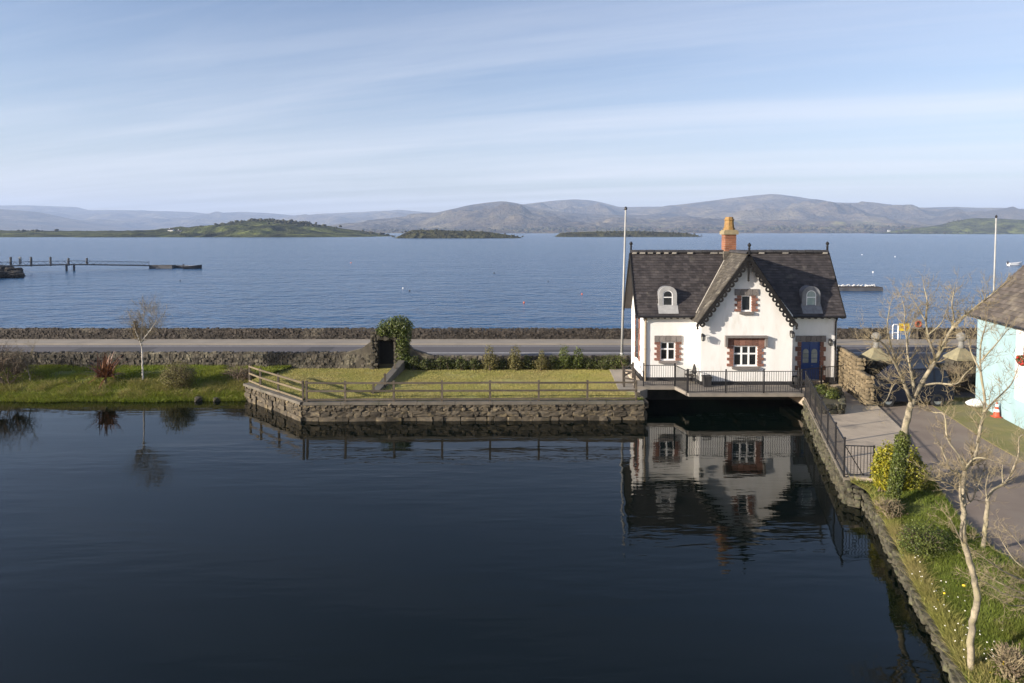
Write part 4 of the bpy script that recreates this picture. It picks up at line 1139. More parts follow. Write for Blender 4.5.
# ================================================================== QUAY OF THE LAWN
qy = thing('quay_wall', 'rubble stone quay wall with concrete ledge holding up the lawn', 'wall', (QB.x, QB.y, 0))
m = MB(); m.prism([(QA.x, QA.y + .18), (QB.x + .12, QB.y + .16), (QC.x - .15, QC.y + .16), (QC.x - .15, 38.0), (QC.x - .6, 38.0), (QC.x - .6, QC.y + .8), (QB.x + .2, QB.y + .8), (QA.x + .3, QA.y + .8)], 'z', -1.5, .80)
M['quay_mortar'] = mat('quay_mortar', (0.085, 0.072, 0.052), (0.05, 0.045, 0.033), 3, .95, .02, 8); m.build('core', M['quay_mortar'], qy)
def ledge(a, b, w, z, mat_, n=1):
    a, b = Vector((a[0], a[1], 0)), Vector((b[0], b[1], 0)); d = (b - a); ln = int(max(1, round(d.length / 1.9)))
    for i in range(ln):
        p, q = a + d * (i / ln), a + d * ((i + 1) / ln); m = MB(); mid = (p + q) / 2
        m.box((mid.x, mid.y, z - .055 + rng.uniform(-.006, .006)), ((q - p).length - .02, w, .13), math.atan2(d.y, d.x)); m.build('ledge_slab', mat_, qy)
ledge((QA.x, QA.y + .10), (QB.x, QB.y + .12), .42, .93, M['dark_concrete']); ledge((QB.x, QB.y + .12), (QC.x, QC.y + .12), .42, .93, M['dark_concrete'])
for (a, b) in (((QA.x, QA.y), (QB.x, QB.y)), ((QB.x, QB.y), (QC.x, QC.y))):
    stone_face(qy, a, b, -.22, .34, (.78, .42), (.24, .70), .42, 'quay_stone', out=.10, jt=.75, gap=.0)
    stone_face(qy, a, b, .32, .84, (.34, .36, .34), (.14, .40), .34, 'quay_stone', out=.13, jt=.75, gap=.0)
stone_face(qy, (QC.x, QC.y), (QC.x, 38.0), -.2, .84, (.5, .3, .25), (.3, .7), .3, 'quay_stone')

# timber post-and-rail fence on the ledge 
fpx = [(249, 390.5), (262, 394), (279, 399), (301, 405), (344.5, 403.5)]
fl_px = [(344.5, 403.5), (393, 403.2), (441.5, 403), (490, 402.8), (539, 402.6), (588, 402.4), (637.5, 402.2)]
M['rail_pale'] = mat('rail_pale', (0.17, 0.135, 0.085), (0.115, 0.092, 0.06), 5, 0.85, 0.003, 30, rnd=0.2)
p1 = [gp(x, y, .94) for x, y in fpx[:4]]; p1 = [(p.x, p.y + .02) for p in p1]
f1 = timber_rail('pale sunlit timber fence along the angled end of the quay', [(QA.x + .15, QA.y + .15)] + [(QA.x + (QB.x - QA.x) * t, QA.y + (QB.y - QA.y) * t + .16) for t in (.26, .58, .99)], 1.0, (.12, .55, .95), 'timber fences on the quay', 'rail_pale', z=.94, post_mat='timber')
p2 = [QB.x + .15 + (QC.x - QB.x - .3) * k / 7 for k in range(8)]
p2[1] = dp(344.5, 390, QB.y).x
for k in range(2, 8): p2[k] = dp((393, 441.5, 490, 539, 588, 637.5)[k - 2], 390, QB.y).x
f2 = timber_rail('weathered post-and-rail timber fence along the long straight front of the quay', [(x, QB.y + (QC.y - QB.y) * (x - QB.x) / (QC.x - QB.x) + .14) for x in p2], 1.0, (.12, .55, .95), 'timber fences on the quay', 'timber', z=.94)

# ================================================================== WALLS ALONG THE ROAD
sw_ = thing('sea_wall', 'low dark rubble sea wall with jagged coping beside the road', 'wall', (0, Y_SEAWALL, ROAD_Z))
SG0, SG1 = dp(888, 335, Y_SEAWALL).x, dp(914, 335, Y_SEAWALL).x
segs = [(-80, SG0), (SG1, 80)]
for i, (a, b) in enumerate(segs):
    m = MB(); m.box2(a, b, Y_SEAWALL + .12, Y_SEAWALL + .5, -2.5, ROAD_Z + .72); m.build('core', M['dark_core'], sw_)
    m = stuff_stones((a, Y_SEAWALL + .14), (b, Y_SEAWALL + .14), ROAD_Z + .1, ROAD_Z + .78, .24, (.10, .28), (.08, .16), cap=.18, seed=30 + i)
    tag(m.build('stones', M['wall_stone'], sw_), kind='stuff')
DX0, DX1 = dp(371, 360, Y_ROADWALL).x, dp(402, 360, Y_ROADWALL).x
rw = thing('roadside_wall', 'low rubble wall of upright stones between the grass bank and the road', 'wall', (-30, Y_ROADWALL, 1.0))
m = MB(); m.box2(-62, DX0, Y_ROADWALL + .1, Y_ROADWALL + .4, .3, 1.72); m.build('core', M['dark_core'], rw)
m = stuff_stones((-62, Y_ROADWALL + .1), (DX0, Y_ROADWALL + .1), .85, 1.76, .26, (.09, .24), (.10, .24), cap=.18, seed=41)
tag(m.build('stones', M['wall_stone_pale'], rw), kind='stuff')
gw = thing('garden_wall', 'low ivy-grown stone wall along the back of the lawn', 'wall', (0, Y_ROADWALL, 1.0))
m = MB(); m.box2(DX1, XL - .1, Y_ROADWALL + .1, Y_ROADWALL + .4, .3, 1.5); m.build('core', M['dark_core'], gw)
m = stuff_stones((DX1, Y_ROADWALL + .1), (XL - .1, Y_ROADWALL + .1), .8, 1.52, .28, (.2, .45), (.18, .3), cap=.16, seed=43)
tag(m.build('stones', M['wall_stone_pale'], gw), kind='stuff')
# doorway in the wall
dw = thing('doorway', 'stone doorway with dark opening overgrown by ivy at the lawn edge', 'doorway', ((DX0 + DX1) / 2, Y_ROADWALL, LAWN_Z))
dx0, dx1 = dp(379, 350, Y_ROADWALL).x, dp(394, 350, Y_ROADWALL).x; dzt = dp(380, 340, Y_ROADWALL).z; dzc = dp(380, 330, Y_ROADWALL).z
m = MB(); m.box2(DX0, dx0 - .12, Y_ROADWALL - .1, Y_ROADWALL + .5, .4, dzc - .05); m.box2(dx1 + .12, DX1, Y_ROADWALL - .1, Y_ROADWALL + .5, .4, dzc - .05); m.box2(dx0 - .1, dx1 + .1, Y_ROADWALL - .05, Y_ROADWALL + .45, dzt + .18, dzc - .08)
m.build('core', M['dark_core'], dw)
r_ = random.Random(9)
stone_face(dw, (DX0, Y_ROADWALL - .12), (dx0, Y_ROADWALL - .12), LAWN_Z - .05, dzc, [1 / 11] * 11, (.18, .42), .3, 'wall_stone_pale', r=r_)
stone_face(dw, (dx1, Y_ROADWALL - .12), (DX1, Y_ROADWALL - .12), LAWN_Z - .05, dzc, [1 / 11] * 11, (.18, .42), .3, 'wall_stone_pale', r=r_)
stone_face(dw, (dx0 - .1, Y_ROADWALL - .12), (dx1 + .1, Y_ROADWALL - .12), dzt, dzc, (.5, .5), (.2, .4), .3, 'wall_stone_pale', r=r_)
m = MB(); m.box2(dx0 - .12, dx1 + .12, Y_ROADWALL + .36, Y_ROADWALL + .42, LAWN_Z, dzt); dd = m.build('door', M['plinth'], dw)  # near-black panel and planks paint in the shade of the open doorway
for k in range(5):
    p = MB(); w = (dx1 - dx0) / 5; p.box2(dx0 + k * w + .01, dx0 + (k + 1) * w - .01, Y_ROADWALL + .33, Y_ROADWALL + .358, LAWN_Z + .03, dzt - .02); p.build('plank', M['black_wood'], dd)
# wing walls sloping down from the doorway
m = MB(); m.prism([(DX0 - 2.2, .9), (DX0, .9), (DX0, 2.6), (DX0 - .6, 2.15), (DX0 - 2.2, 1.75)], 'y', Y_ROADWALL - .02, Y_ROADWALL + .34); m.build('wing_wall', M['wall_stone_pale'], dw)
m = MB(); m.prism([(DX1, .9), (DX1 + 2.2, .9), (DX1 + 2.2, 1.6), (DX1 + .7, 2.1), (DX1, 2.9)], 'y', Y_ROADWALL - .02, Y_ROADWALL + .34); m.build('wing_wall', M['wall_stone_pale'], dw)

# grey timber gate leaf leaning on the lawn path with two posts
lg = gp(380, 392, LAWN_Z)
# low sloping wall with posts running from the doorway down to the lawn
sw2 = thing('sloping_wall', 'low grey sloping wall with posts running down from the ivied doorway to the lawn', 'wall', gp(388, 380, LAWN_Z))
A_ = dp(402, 360, Y_ROADWALL - .35); B_ = gp(375, 391, LAWN_Z + .12)
A0 = Vector((A_.x, A_.y, LAWN_Z - .1)); B0 = Vector((B_.x, B_.y, LAWN_Z - .1)); sd_ = Vector((.2, .12, 0))
m = MB(); m.add([A0 - sd_, B0 - sd_, B0 + sd_, A0 + sd_, A_ - sd_, B_ - sd_, B_ + sd_, A_ + sd_], [(3, 2, 1, 0), (4, 5, 6, 7), (0, 1, 5, 4), (1, 2, 6, 5), (2, 3, 7, 6), (3, 0, 4, 7)]); m.build('coping', M['dark_concrete'], sw2)
for px_, py_, h_ in ((395, 376, .75), (385, 388, .8), (373.5, 394, .6)):
    p_ = gp(px_, py_, LAWN_Z); m = MB(); m.box((p_.x, p_.y, LAWN_Z + h_ / 2 - .05), (.10, .10, h_ + .1)); m.build('post', M['timber'], sw2)
wp = [gp(384, 369, LAWN_Z), gp(400, 369, LAWN_Z), gp(385, 400, LAWN_Z), gp(372, 400, LAWN_Z)]

# ================================================================== RIGHT: garden wall, bed, bank edging
sgw = thing('sandstone_wall', 'tawny rubble sandstone garden wall stepping down beside the cottage', 'wall', (wx(860, 36), 36.5, CP_Z))
ga, gb = Vector((wx(841, 38.6), 38.6)), Vector((gp(872, 406, PATH_Z).x - .15, gp(872, 406, PATH_Z).y))
gdir = (gb - ga).normalized(); L = (gb - ga).length
m = MB(); nrm = Vector((-gdir.y, gdir.x))
def slab2(m, a, b, th, z0, z1):
    c = (a + b) / 2; m.box((c.x, c.y, (z0 + z1) / 2), ((b - a).length, th, z1 - z0), math.atan2((b - a).y, (b - a).x))
mid = ga + gdir * L * .72
slab2(m, ga, mid, .26, .6, 2.95); slab2(m, mid, gb, .26, .6, 2.35); m.build('core', M['dark_core'], sgw)
r_ = random.Random(5)
off = -.12
for (a, b, zt) in ((ga, mid, 3.02), (mid, gb, 2.42)):
    n_ = int((zt - 1.0) / .2); hs = [r_.uniform(.8, 1.2) for _ in range(n_)]; sm_ = sum(hs)
    stone_face(sgw, a, b, .86, zt, [h / sm_ for h in hs], (.22, .55), .24, 'sand_stone', r=r_, out=-.13, gap=.02, jt=.3)
e2 = gb + Vector((nrm.x, nrm.y)) * .26 
n_ = 7
stone_face(sgw, (gb.x - nrm.x * .18, gb.y - nrm.y * .18), (gb.x + nrm.x * .22, gb.y + nrm.y * .22), 1.0, 2.42, [1 / 7] * 7, (.2, .4), .2, 'sand_stone', r=r_, gap=.02, jt=.3)
stone_face(sgw, (mid.x - nrm.x * .18, mid.y - nrm.y * .18), (mid.x + nrm.x * .22, mid.y + nrm.y * .22), 2.4, 3.02, [1 / 3] * 3, (.2, .4), .2, 'sand_stone', r=r_, gap=.02, jt=.3)

# stone-edged flower bed between railing and path
bd = thing('flower_bed', 'small raised bed edged with rubble stone beside the railing', 'flower bed', (wx(826, 35), 35.2, TER_Z))
b0 = [gp(812, 394, PATH_Z), gp(838, 394, PATH_Z), gp(843, 413, PATH_Z), gp(823, 414, PATH_Z)]
m = MB(); m.prism([(p.x, p.y) for p in b0[::-1]], 'z', PATH_Z - .05, PATH_Z + .38); m.build('soil', M['soil'], bd)
r_ = random.Random(15)
stone_face(bd, (b0[3].x, b0[3].y), (b0[2].x, b0[2].y), PATH_Z - .02, PATH_Z + .46, (.5, .5), (.18, .4), .26, 'bank_stone', r=r_)
stone_face(bd, (b0[2].x, b0[2].y), (b0[1].x, b0[1].y), PATH_Z - .02, PATH_Z + .46, (.5, .5), (.18, .4), .26, 'bank_stone', r=r_)
stone_face(bd, (b0[0].x, b0[0].y), (b0[3].x, b0[3].y), PATH_Z - .02, PATH_Z + .42, (.5, .5), (.18, .4), .2, 'bank_stone', r=r_)

# rubble edging of the right bank
be = thing('bank_wall', 'mossy rubble retaining wall along the grassy right bank of the pond', 'wall', (EDGE_TOP[2].x, EDGE_TOP[2].y, 0))
core = MB()
r_ = random.Random(25)
for a, b in zip(EDGE_TOP, EDGE_TOP[1:]):
    A2, B2 = Vector((a.x, a.y)), Vector((b.x, b.y)); d = (B2 - A2).normalized(); nr = Vector((-d.y, d.x))   # nr points to the land (left of travel) 
    if nr.x < 0: nr = -nr
    core.prism([(A2.x + nr.x * .1, A2.y + nr.y * .1), (A2.x + nr.x * .9, A2.y + nr.y * .9), (B2.x + nr.x * .9, B2.y + nr.y * .9), (B2.x + nr.x * .1, B2.y + nr.y * .1)], 'z', -1.5, min(a.z, b.z) - .14)
    zt = (a.z + b.z) / 2 - (.06 if a.z > .8 else 0)
    stone_face(be, A2, B2, -.2, zt - .01, ((.30, .26, .24, .20) if zt > .6 else (.42, .34, .24)), (.14, .40), .22, 'bank_stone', r=r_, out=.06 if (Vector((-d.y, d.x)).x > 0) else -.06)
core.build('core', M['dark_core'], be)
m = MB(); slab2(m, Vector((R0.x + .1, R0.y)), Vector((R1.x + .16, R1.y)), .34, .7, .885); m.build('kerb', M['dark_concrete'], be)

# ================================================================== VEGETATION TOOLS
def leaf_cloud(lumps, n, size, seed, asp=0.55, up=0.35, shell=0.55, drop=0.0):
    r = np.random.default_rng(seed)
    w = np.array([l[1][0] * l[1][1] * l[1][2] for l in lumps]) ** (2 / 3); w /= w.sum()
    k = r.choice(len(lumps), n, p=w)
    Cn = np.array([l[0] for l in lumps])[k]; Rd = np.array([l[1] for l in lumps])[k]
    d = r.normal(size=(n, 3)); d /= np.linalg.norm(d, axis=1)[:, None]
    rad = shell + (1 - shell) * r.random(n) ** 0.6
    rad *= 1 + 0.22 * np.sin(d[:, 0] * 5 + k) * np.cos(d[:, 1] * 6 + k * 2) + r.normal(0, .06, n)
    P = Cn + d * Rd * rad[:, None]
    nr = d * 0.8 + r.normal(size=(n, 3)) * 0.75; nr[:, 2] += up; nr /= np.linalg.norm(nr, axis=1)[:, None]
    t = np.cross(nr, r.normal(size=(n, 3))); t /= np.linalg.norm(t, axis=1)[:, None]
    b = np.cross(nr, t); s = size * r.uniform(.6, 1.35, n)[:, None]
    V = np.stack([P - t * s * .5, P + b * s * asp * .5, P + t * s * .5, P - b * s * asp * .5], 1).reshape(-1, 3)
    Fq = np.arange(4 * n).reshape(n, 4)
    return V, Fq, r.random(n)
def clump(name, label, cat, base, lumps, n, size, mat_, seed, group=None, stems=5, stem_mat='twig_dark', asp=.55, shell=.5, part='foliage', twig_n=0):
    base = Vector(base)
    t = thing(name, label, cat, base, group)
    V, Fq, ti = leaf_cloud(lumps, n, size, seed, asp=asp, shell=shell)
    np_mesh(part, V, Fq, M[mat_], ti, parent=t)
    r = random.Random(seed); m = MB()
    for i in range(stems):
        l = r.choice(lumps); c = Vector(l[0]) + Vector((r.uniform(-.5, .5) * l[1][0], r.uniform(-.5, .5) * l[1][1], r.uniform(0, .5) * l[1][2]))
        p0 = base + Vector((r.uniform(-.12, .12), r.uniform(-.12, .12), -.1)); mid = p0.lerp(c, .5) + Vector((r.uniform(-.1, .1), r.uniform(-.1, .1), .1))
        m.tube([p0, mid, c], [.03, .02, .008], 5)
    for i in range(twig_n):
        l = r.choice(lumps); d = Vector((r.gauss(0, 1), r.gauss(0, 1), abs(r.gauss(0, 1)))).normalized()
        c = Vector(l[0]); e = c + Vector((d.x * l[1][0], d.y * l[1][1], d.z * l[1][2])) * r.uniform(.8, 1.25)
        m.tube([c.lerp(base, .4), c.lerp(e, .5) + Vector((r.gauss(0, .05), r.gauss(0, .05), r.gauss(0, .05))), e], [.012, .008, .004], 3, cap=False)
    m.build('stems', M[stem_mat], t)
    return t

def sprout(m, p, d, L, r, lvl, R_, kink=.22, up=.12, n=4):
    """one twig with its own side twigs"""
    pts = [p]; rad = [r]; d = d.normalized(); k = 4 if lvl > 0 else 3
    for i in range(k):
        d = (d + Vector((R_.gauss(0, kink), R_.gauss(0, kink), R_.gauss(0, kink) + up))).normalized()
        pts.append(pts[-1] + d * (L / k)); rad.append(r * (1 - .72 * (i + 1) / k))
    m.tube(pts, rad, 5 if r > .02 else (4 if r > .008 else 3), R_.random(), cap=False)
    if lvl > 0:
        for i in range(n):
            j = R_.randint(1, k); q = pts[j]; dd = (pts[j] - pts[j - 1]).normalized()
            side = Vector((R_.gauss(0, 1), R_.gauss(0, 1), R_.gauss(0.1, .8))); side = (side - dd * side.dot(dd)).normalized()
            sprout(m, q, dd * .75 + side * .75, L * R_.uniform(.45, .75), max(.0035, rad[j] * .65), lvl - 1, R_, kink, up, max(2, n - 1))
def smooth_line(pts, n=4):
    pts = [Vector(p) for p in pts]; out = []
    for i in range(len(pts) - 1):
        p0, p1, p2, p3 = pts[max(i - 1, 0)], pts[i], pts[i + 1], pts[min(i + 2, len(pts) - 1)]
        for k in range(n):
            t = k / n
            out.append(.5 * ((2 * p1) + (p2 - p0) * t + (2 * p0 - 5 * p1 + 4 * p2 - p3) * t * t + (3 * p1 - p0 - 3 * p2 + p3) * t ** 3))
    out.append(pts[-1]); return out
def bare_tree(name, label, trunk, limbs, r0, mat_, seed, twig_mat='twig', twig_len=.9, lvl=2, dens=1.0, group=None, r_end=.35, jit=.03, up=.16, thin=1.0):
    """trunk and limbs: 3-D polylines; each limb (pts, r_start)"""
    R_ = random.Random(seed); base = Vector(trunk[0])
    t = thing(name, label, 'tree', base, group)
    m = MB(); m.smooth = True
    tl = smooth_line(trunk, 5); n = len(tl)
    rad = [r0 * (1.35 if i == 0 else 1.12 if i == 1 else 1) * (1 - (1 - r_end) * i / (n - 1)) * R_.uniform(.93, 1.07) for i in range(n)]
    m.tube([p + Vector((R_.gauss(0, jit * .3), R_.gauss(0, jit * .3), 0)) for p in tl], rad, 10)
    cm = MB()
    for pts, rs in limbs:
        rs *= thin
        q = smooth_line([p + Vector((R_.gauss(0, jit), R_.gauss(0, jit), R_.gauss(0, jit))) if 0 < i_ else p for i_, p in enumerate(pts)], 4); k = len(q); rr = [rs * (1 - .75 * i / (k - 1)) * R_.uniform(.9, 1.1) for i in range(k)]
        m.tube(q, rr, 7)
        Ltot = sum((q[i + 1] - q[i]).length for i in range(k - 1))
        cnt = max(3, int(Ltot * 4.2 * dens))
        for c in range(cnt):
            i = R_.randint(max(1, k // 5), k - 1); dd = (q[i] - q[i - 1]).normalized()
            side = Vector((R_.gauss(0, 1), R_.gauss(0, 1), R_.gauss(.1, .7))); side = (side - dd * side.dot(dd)).normalized()
            sprout(cm, q[i], dd * .6 + side, twig_len * R_.uniform(.4, 1.0), max(.005, rr[i] * .36), lvl, R_, up=up)
        sprout(cm, q[-1], q[-1] - q[-2], twig_len * .8, rr[-1], lvl, R_, up=up)
    m.build('trunk', M[mat_], t); cm.build('crown', M[twig_mat], t)
    return t

def blades(name, P, h, w, mat_, seed, lean=.5, label=None):
    """P: (n,3) base points"""
    r = np.random.default_rng(seed); n = len(P)
    a = r.uniform(0, 2 * np.pi, n); hh = h * r.uniform(.45, 1.4, n); ww = w * r.uniform(.6, 1.3, n)
    t = np.stack([np.cos(a), np.sin(a), np.zeros(n)], 1)
    l = r.normal(0, lean, (n, 2)) * hh[:, None]
    tip = P + np.stack([l[:, 0], l[:, 1], hh], 1)
    V = np.stack([P - t * ww[:, None] / 2, P + t * ww[:, None] / 2, tip], 1).reshape(-1, 3)
    o = np_mesh(name, V, np.arange(3 * n).reshape(n, 3), M[mat_], np.clip(r.normal(.5, .22, n), 0, 1))
    return tag(o, kind='stuff')
def on_grid(G, n, seed, bias=None):
    """random points on a ground grid (k,n,3), even by area"""
    r = np.random.default_rng(seed)
    k, nn, _ = G.shape
    A = np.linalg.norm(np.cross(G[1:, :-1] - G[:-1, :-1], G[:-1, 1:] - G[:-1, :-1]), axis=2)
    w = A.copy()
    if bias is not None: w = w * bias(G[:-1, :-1])
    w = w.ravel() / w.sum(); c = r.choice(len(w), n, p=w); j, i = np.divmod(c, nn - 1)
    s, t = r.random(n)[:, None], r.random(n)[:, None]
    return (G[j, i] * (1 - s) * (1 - t) + G[j, i + 1] * s * (1 - t) + G[j + 1, i] * (1 - s) * t + G[j + 1, i + 1] * s * t)

# ---- grass
M['verge_grass'] = mat('verge_grass', (0.105, 0.150, 0.018), (0.15, 0.18, 0.028), 0.5, 0.8, tint=0.5, col3=(0.20, 0.17, 0.06), scale3=0.8, lo3=0.58, hi3=0.75, trans=0.3)
def tuft_bias(G, f=1.3, p=2.2):
    return np.clip(.5 + 1.5 * fbm(G[..., 0] * f, G[..., 1] * f, 3), .05, 2) ** p
near_cam = lambda G: (G[..., 0] > -34) & (G[..., 0] < 40)
P = on_grid(bank_V, 70000, 1, lambda G: tuft_bias(G) * near_cam(G) * (G[..., 2] > -.05))
blades('bank_grass', P, .15, .034, 'grass', 2, .5)
P = on_grid(bank_V[:9], 12000, 3, lambda G: tuft_bias(G, 1.7, 3) * near_cam(G) * (G[..., 2] > -.05) * (G[..., 2] < .75))
r = np.random.default_rng(31); sx_ = r.uniform(-34, QA.x, 16000)
sy_ = np.interp(sx_, [s_[0] for s_ in shore], [s_[1] for s_ in shore]) + r.uniform(-.02, .75, 16000)
sz_ = np.array([bank_V.reshape(-1, 3)[np.argmin((bank_V[:9, :, 0] - a_) ** 2 + (bank_V[:9, :, 1] - b_) ** 2), 2] for a_, b_ in zip(sx_, sy_)])
blades('shore_grass', np.stack([sx_, sy_, np.maximum(sz_, -.04)], 1), .24, .035, 'grass', 32, .7)
blades('dry_bank_grass', P, .30, .028, 'dry_grass', 4, .8)
P = on_grid(rb_V, 190000, 5, lambda G: tuft_bias(G, 1.1, 1.6) * (G[..., 1] > 9) * (G[..., 1] < 27) / (np.maximum(G[..., 1], 8) ** 1.2))
blades('verge_grass', P, .11, .016, 'verge_grass', 6, .5)
P = on_grid(rb_V[:5], 14000, 7, lambda G: tuft_bias(G, 1.5, 2) * (G[..., 1] > 9) * (G[..., 1] < 27))
blades('dry_verge_grass', P, .22, .016, 'dry_grass', 8, .8)
r = np.random.default_rng(21)
P = np.stack([r.uniform(QA.x, QC.x - .2, 150000), r.uniform(min(QB.y, QC.y) + .35, 42.5, 150000), np.full(150000, LAWN_Z)], 1)
inside = (P[:, 1] > np.interp(P[:, 0], [QA.x, QB.x], [QA.y + .35, QB.y + .35])) & (fbm(P[:, 0] * .8, P[:, 1] * .8, 3) > -.22 + r.uniform(-.15, .15, len(P)))
lx = gp(609, 368, LAWN_Z).x
inside &= ~((P[:, 0] > lx) & (P[:, 1] > 35.6))
blades('lawn_grass', P[inside], .055, .022, 'lawn_grass', 22, .6)
te = r.uniform(0, 1, 5200); tx_ = np.interp(te, [0, .25, 1], [QA.x, QB.x, QC.x]); ty_ = np.interp(te, [0, .25, 1], [QA.y, QB.y, QC.y]) + .33 + np.abs(r.normal(0, .07, 5200))
keep = fbm(tx_ * 1.4, ty_ * 1.4, 3) > -.1
blades('ledge_tufts', np.stack([tx_, ty_, np.full(5200, LAWN_Z)], 1)[keep], .15, .022, 'grass', 23, .6)
g3 = np.stack([r.uniform(vs[0].x, 24, 45000), r.uniform(24, 35, 45000), np.full(45000, CP_Z + .03)], 1)
g3 = g3[g3[:, 1] > np.interp(g3[:, 0], [p.x for p in sorted(vs, key=lambda p: p.x)], [p.y for p in sorted(vs, key=lambda p: p.x)])]
blades('strip_grass', g3, .12, .025, 'dry_grass', 24, .6)

# ---- daisies and daffodils scattered in the verge
M['petal_white'] = mat('petal_white', (0.75, 0.73, 0.62), None, rough=.7)
M['petal_yellow'] = mat('petal_yellow', (0.70, 0.50, 0.03), None, rough=.7)
def flowers(name, pts, mat_, h, s):
    m = MB(); R_ = random.Random(3)
    for p in pts:
        c = Vector((p[0], p[1], p[2] + h * R_.uniform(.7, 1.2))); n = 6
        nr = Vector((R_.gauss(0, .5), R_.gauss(-.4, .4), 1)).normalized(); a = nr.orthogonal().normalized(); b = nr.cross(a)
        m.add([c + nr * .01] + [c + (a * math.cos(2 * math.pi * k / n) + b * math.sin(2 * math.pi * k / n)) * s * R_.uniform(.8, 1.1) for k in range(n)], [(0, 1 + k, 1 + (k + 1) % n) for k in range(n)], R_.random())
    return tag(m.build(name, M[mat_]), kind='stuff')
fl_w = [gp(x, y, .72) for x, y in ((912, 577), (922, 581), (921, 585), (932, 588), (934, 596), (936, 595), (943, 593), (944, 594), (948, 601), (944, 609), (936, 613), (949, 616), (965, 615), (958, 627), (963, 630), (967, 632), (968, 633), (955, 635), (955, 645), (962, 646), (966, 639), (985, 652), (993, 660), (984, 659), (986, 663), (992, 653), (915, 560), (920, 566), (964, 654), (987, 646), (994, 645), (958, 600), (941, 585))]
R_ = random.Random(77)
fl_w += [Vector((p.x + R_.gauss(0, .25), p.y + R_.gauss(0, .3), .78)) for p in fl_w[::3]]
flowers('daisies', fl_w, 'petal_white', .10, .016)
fl_y = [gp(x, y, .8) for x, y in ((964, 590), (963, 592), (957, 591), (904, 545), (944, 600), (938, 606), (990, 680), (1004, 668), (1003, 672), (912, 548))]
flowers('daffodils', fl_y, 'petal_yellow', .14, .03)

# ================================================================== PLANTS ON THE LEFT BANK
def bank_z(x, y):
    j = np.argmin((bank_V[..., 0] - x) ** 2 + (bank_V[..., 1] - y) ** 2); return float(bank_V.reshape(-1, 3)[j, 2])
def at_bank(px, py):
    for Y in np.arange(37.2, 42.4, .05):
        p = dp(px, py, Y)
        if p.z <= bank_z(p.x, p.y): break
    return Vector((p.x, p.y, bank_z(p.x, p.y)))
# red flax
b = at_bank(106, 384)
fx = thing('flax_plant', 'spiky reddish-brown flax plant on the grass bank', 'plant', b)
R_ = random.Random(4); m = MB()
for i in range(120):
    a = R_.uniform(0, 2 * math.pi); tilt = abs(R_.gauss(.8, .45)); L = R_.uniform(.9, 1.7); w = R_.uniform(.03, .06)
    d = Vector((math.cos(a) * math.sin(tilt), math.sin(a) * math.sin(tilt), math.cos(tilt))); sd = Vector((-math.sin(a), math.cos(a), 0))
    p = b + Vector((R_.gauss(0, .14), R_.gauss(0, .14), .35)); V = []
    for k in range(5):
        ww = w * (1, 1.1, .9, .55, .05)[k]; V += [p - sd * ww, p + sd * ww]
        d = (d + Vector((0, 0, -.10 * k * R_.uniform(.3, 1.3)))).normalized(); p = p + d * L / 4.2
    m.add(V, [(2 * k, 2 * k + 1, 2 * k + 3, 2 * k + 2) for k in range(4)], R_.random())
m.build('leaves', M['leaf_red'], fx)
m = MB()
for k in range(4): m.tube([b + Vector((R_.gauss(0, .06), R_.gauss(0, .06), -.1)), b + Vector((R_.gauss(0, .1), R_.gauss(0, .1), .5))], [.05, .06], 6)
m.build('stem', M['twig'], fx)
# white-stemmed sapling
b = at_bank(143, 381); Yb = b.y
q = lambda x, y, dy=0: dp(x, y, Yb + dy)
bare_tree('birch_sapling', 'slender white-barked bare sapling on the grass bank', [b + Vector((0, 0, -.1)), q(142.5, 365), q(142, 352), q(141.5, 345)],
          [([q(141, 343), q(137, 333, -.1), q(134, 324, -.2)], .05), ([q(141, 343), q(146, 333, .2), q(153, 322, .3)], .045), ([q(141.5, 346), q(143, 330, .1), q(144, 312, .1)], .05), ([q(141, 342), q(150, 330, -.3), q(157, 320, -.4)], .035)], .06, 'bark_white', 31, 'twig', .9, 3, 3.4, up=.18)
# dead leaves clinging to the sapling's left branch
V, Fq, ti = leaf_cloud([(q(136, 330), (.2, .2, .6))], 420, .09, 6)
np_mesh('dead_leaves', V, Fq, M['dead_leaf'], ti, parent=bpy.data.objects['birch_sapling'])
# shrubs
b = at_bank(178, 389)
clump('round_shrub', 'rounded olive-brown twiggy shrub on the grass bank beside the white sapling', 'shrub', b, [(b + Vector((0, 0, .85)), (.95, .8, .75)), (b + Vector((-.35, .1, .6)), (.7, .6, .6)), (b + Vector((.4, 0, .7)), (.7, .6, .6))], 5200, .075, 'leaf_bush', 51, 'shrubs on the left bank', 8, twig_n=160)
b = at_bank(240, 384)
clump('bare_shrub', 'low half-bare brown shrub by the corner of the quay fence', 'shrub', b, [(b + Vector((-.3, .3, .5)), (.9, .5, .5)), (b + Vector((.3, .3, .35)), (.6, .5, .4))], 1500, .06, 'dead_leaf', 52, 'shrubs on the left bank', 7, twig_n=220)
b = at_bank(8, 386)
clump('grey_shrub', 'tall grey-brown tangled shrub at the far end of the grass bank', 'shrub', b, [(b + Vector((-.6, 0, 1.4)), (1.6, 1.1, 1.2)), (b + Vector((.5, .2, 1.0)), (1.1, .9, .9)), (b + Vector((-2.2, .4, 1.6)), (1.4, 1.1, 1.4))], 4200, .07, 'dead_leaf', 53, 'shrubs on the left bank', 10, twig_n=420)
b = at_bank(31, 382)
bare_tree('crooked_sapling', 'small crooked bare sapling beside the tangled grey shrub', [b + Vector((0, 0, -.1)), q(29, 374), q(27, 366)], [([q(27, 366), q(23, 358), q(18, 350)], .035), ([q(27, 366), q(30, 357), q(33, 349)], .03)], .05, 'bark_pale', 33, 'twig', .6, 2, 2.0)
b = at_bank(-60, 386)
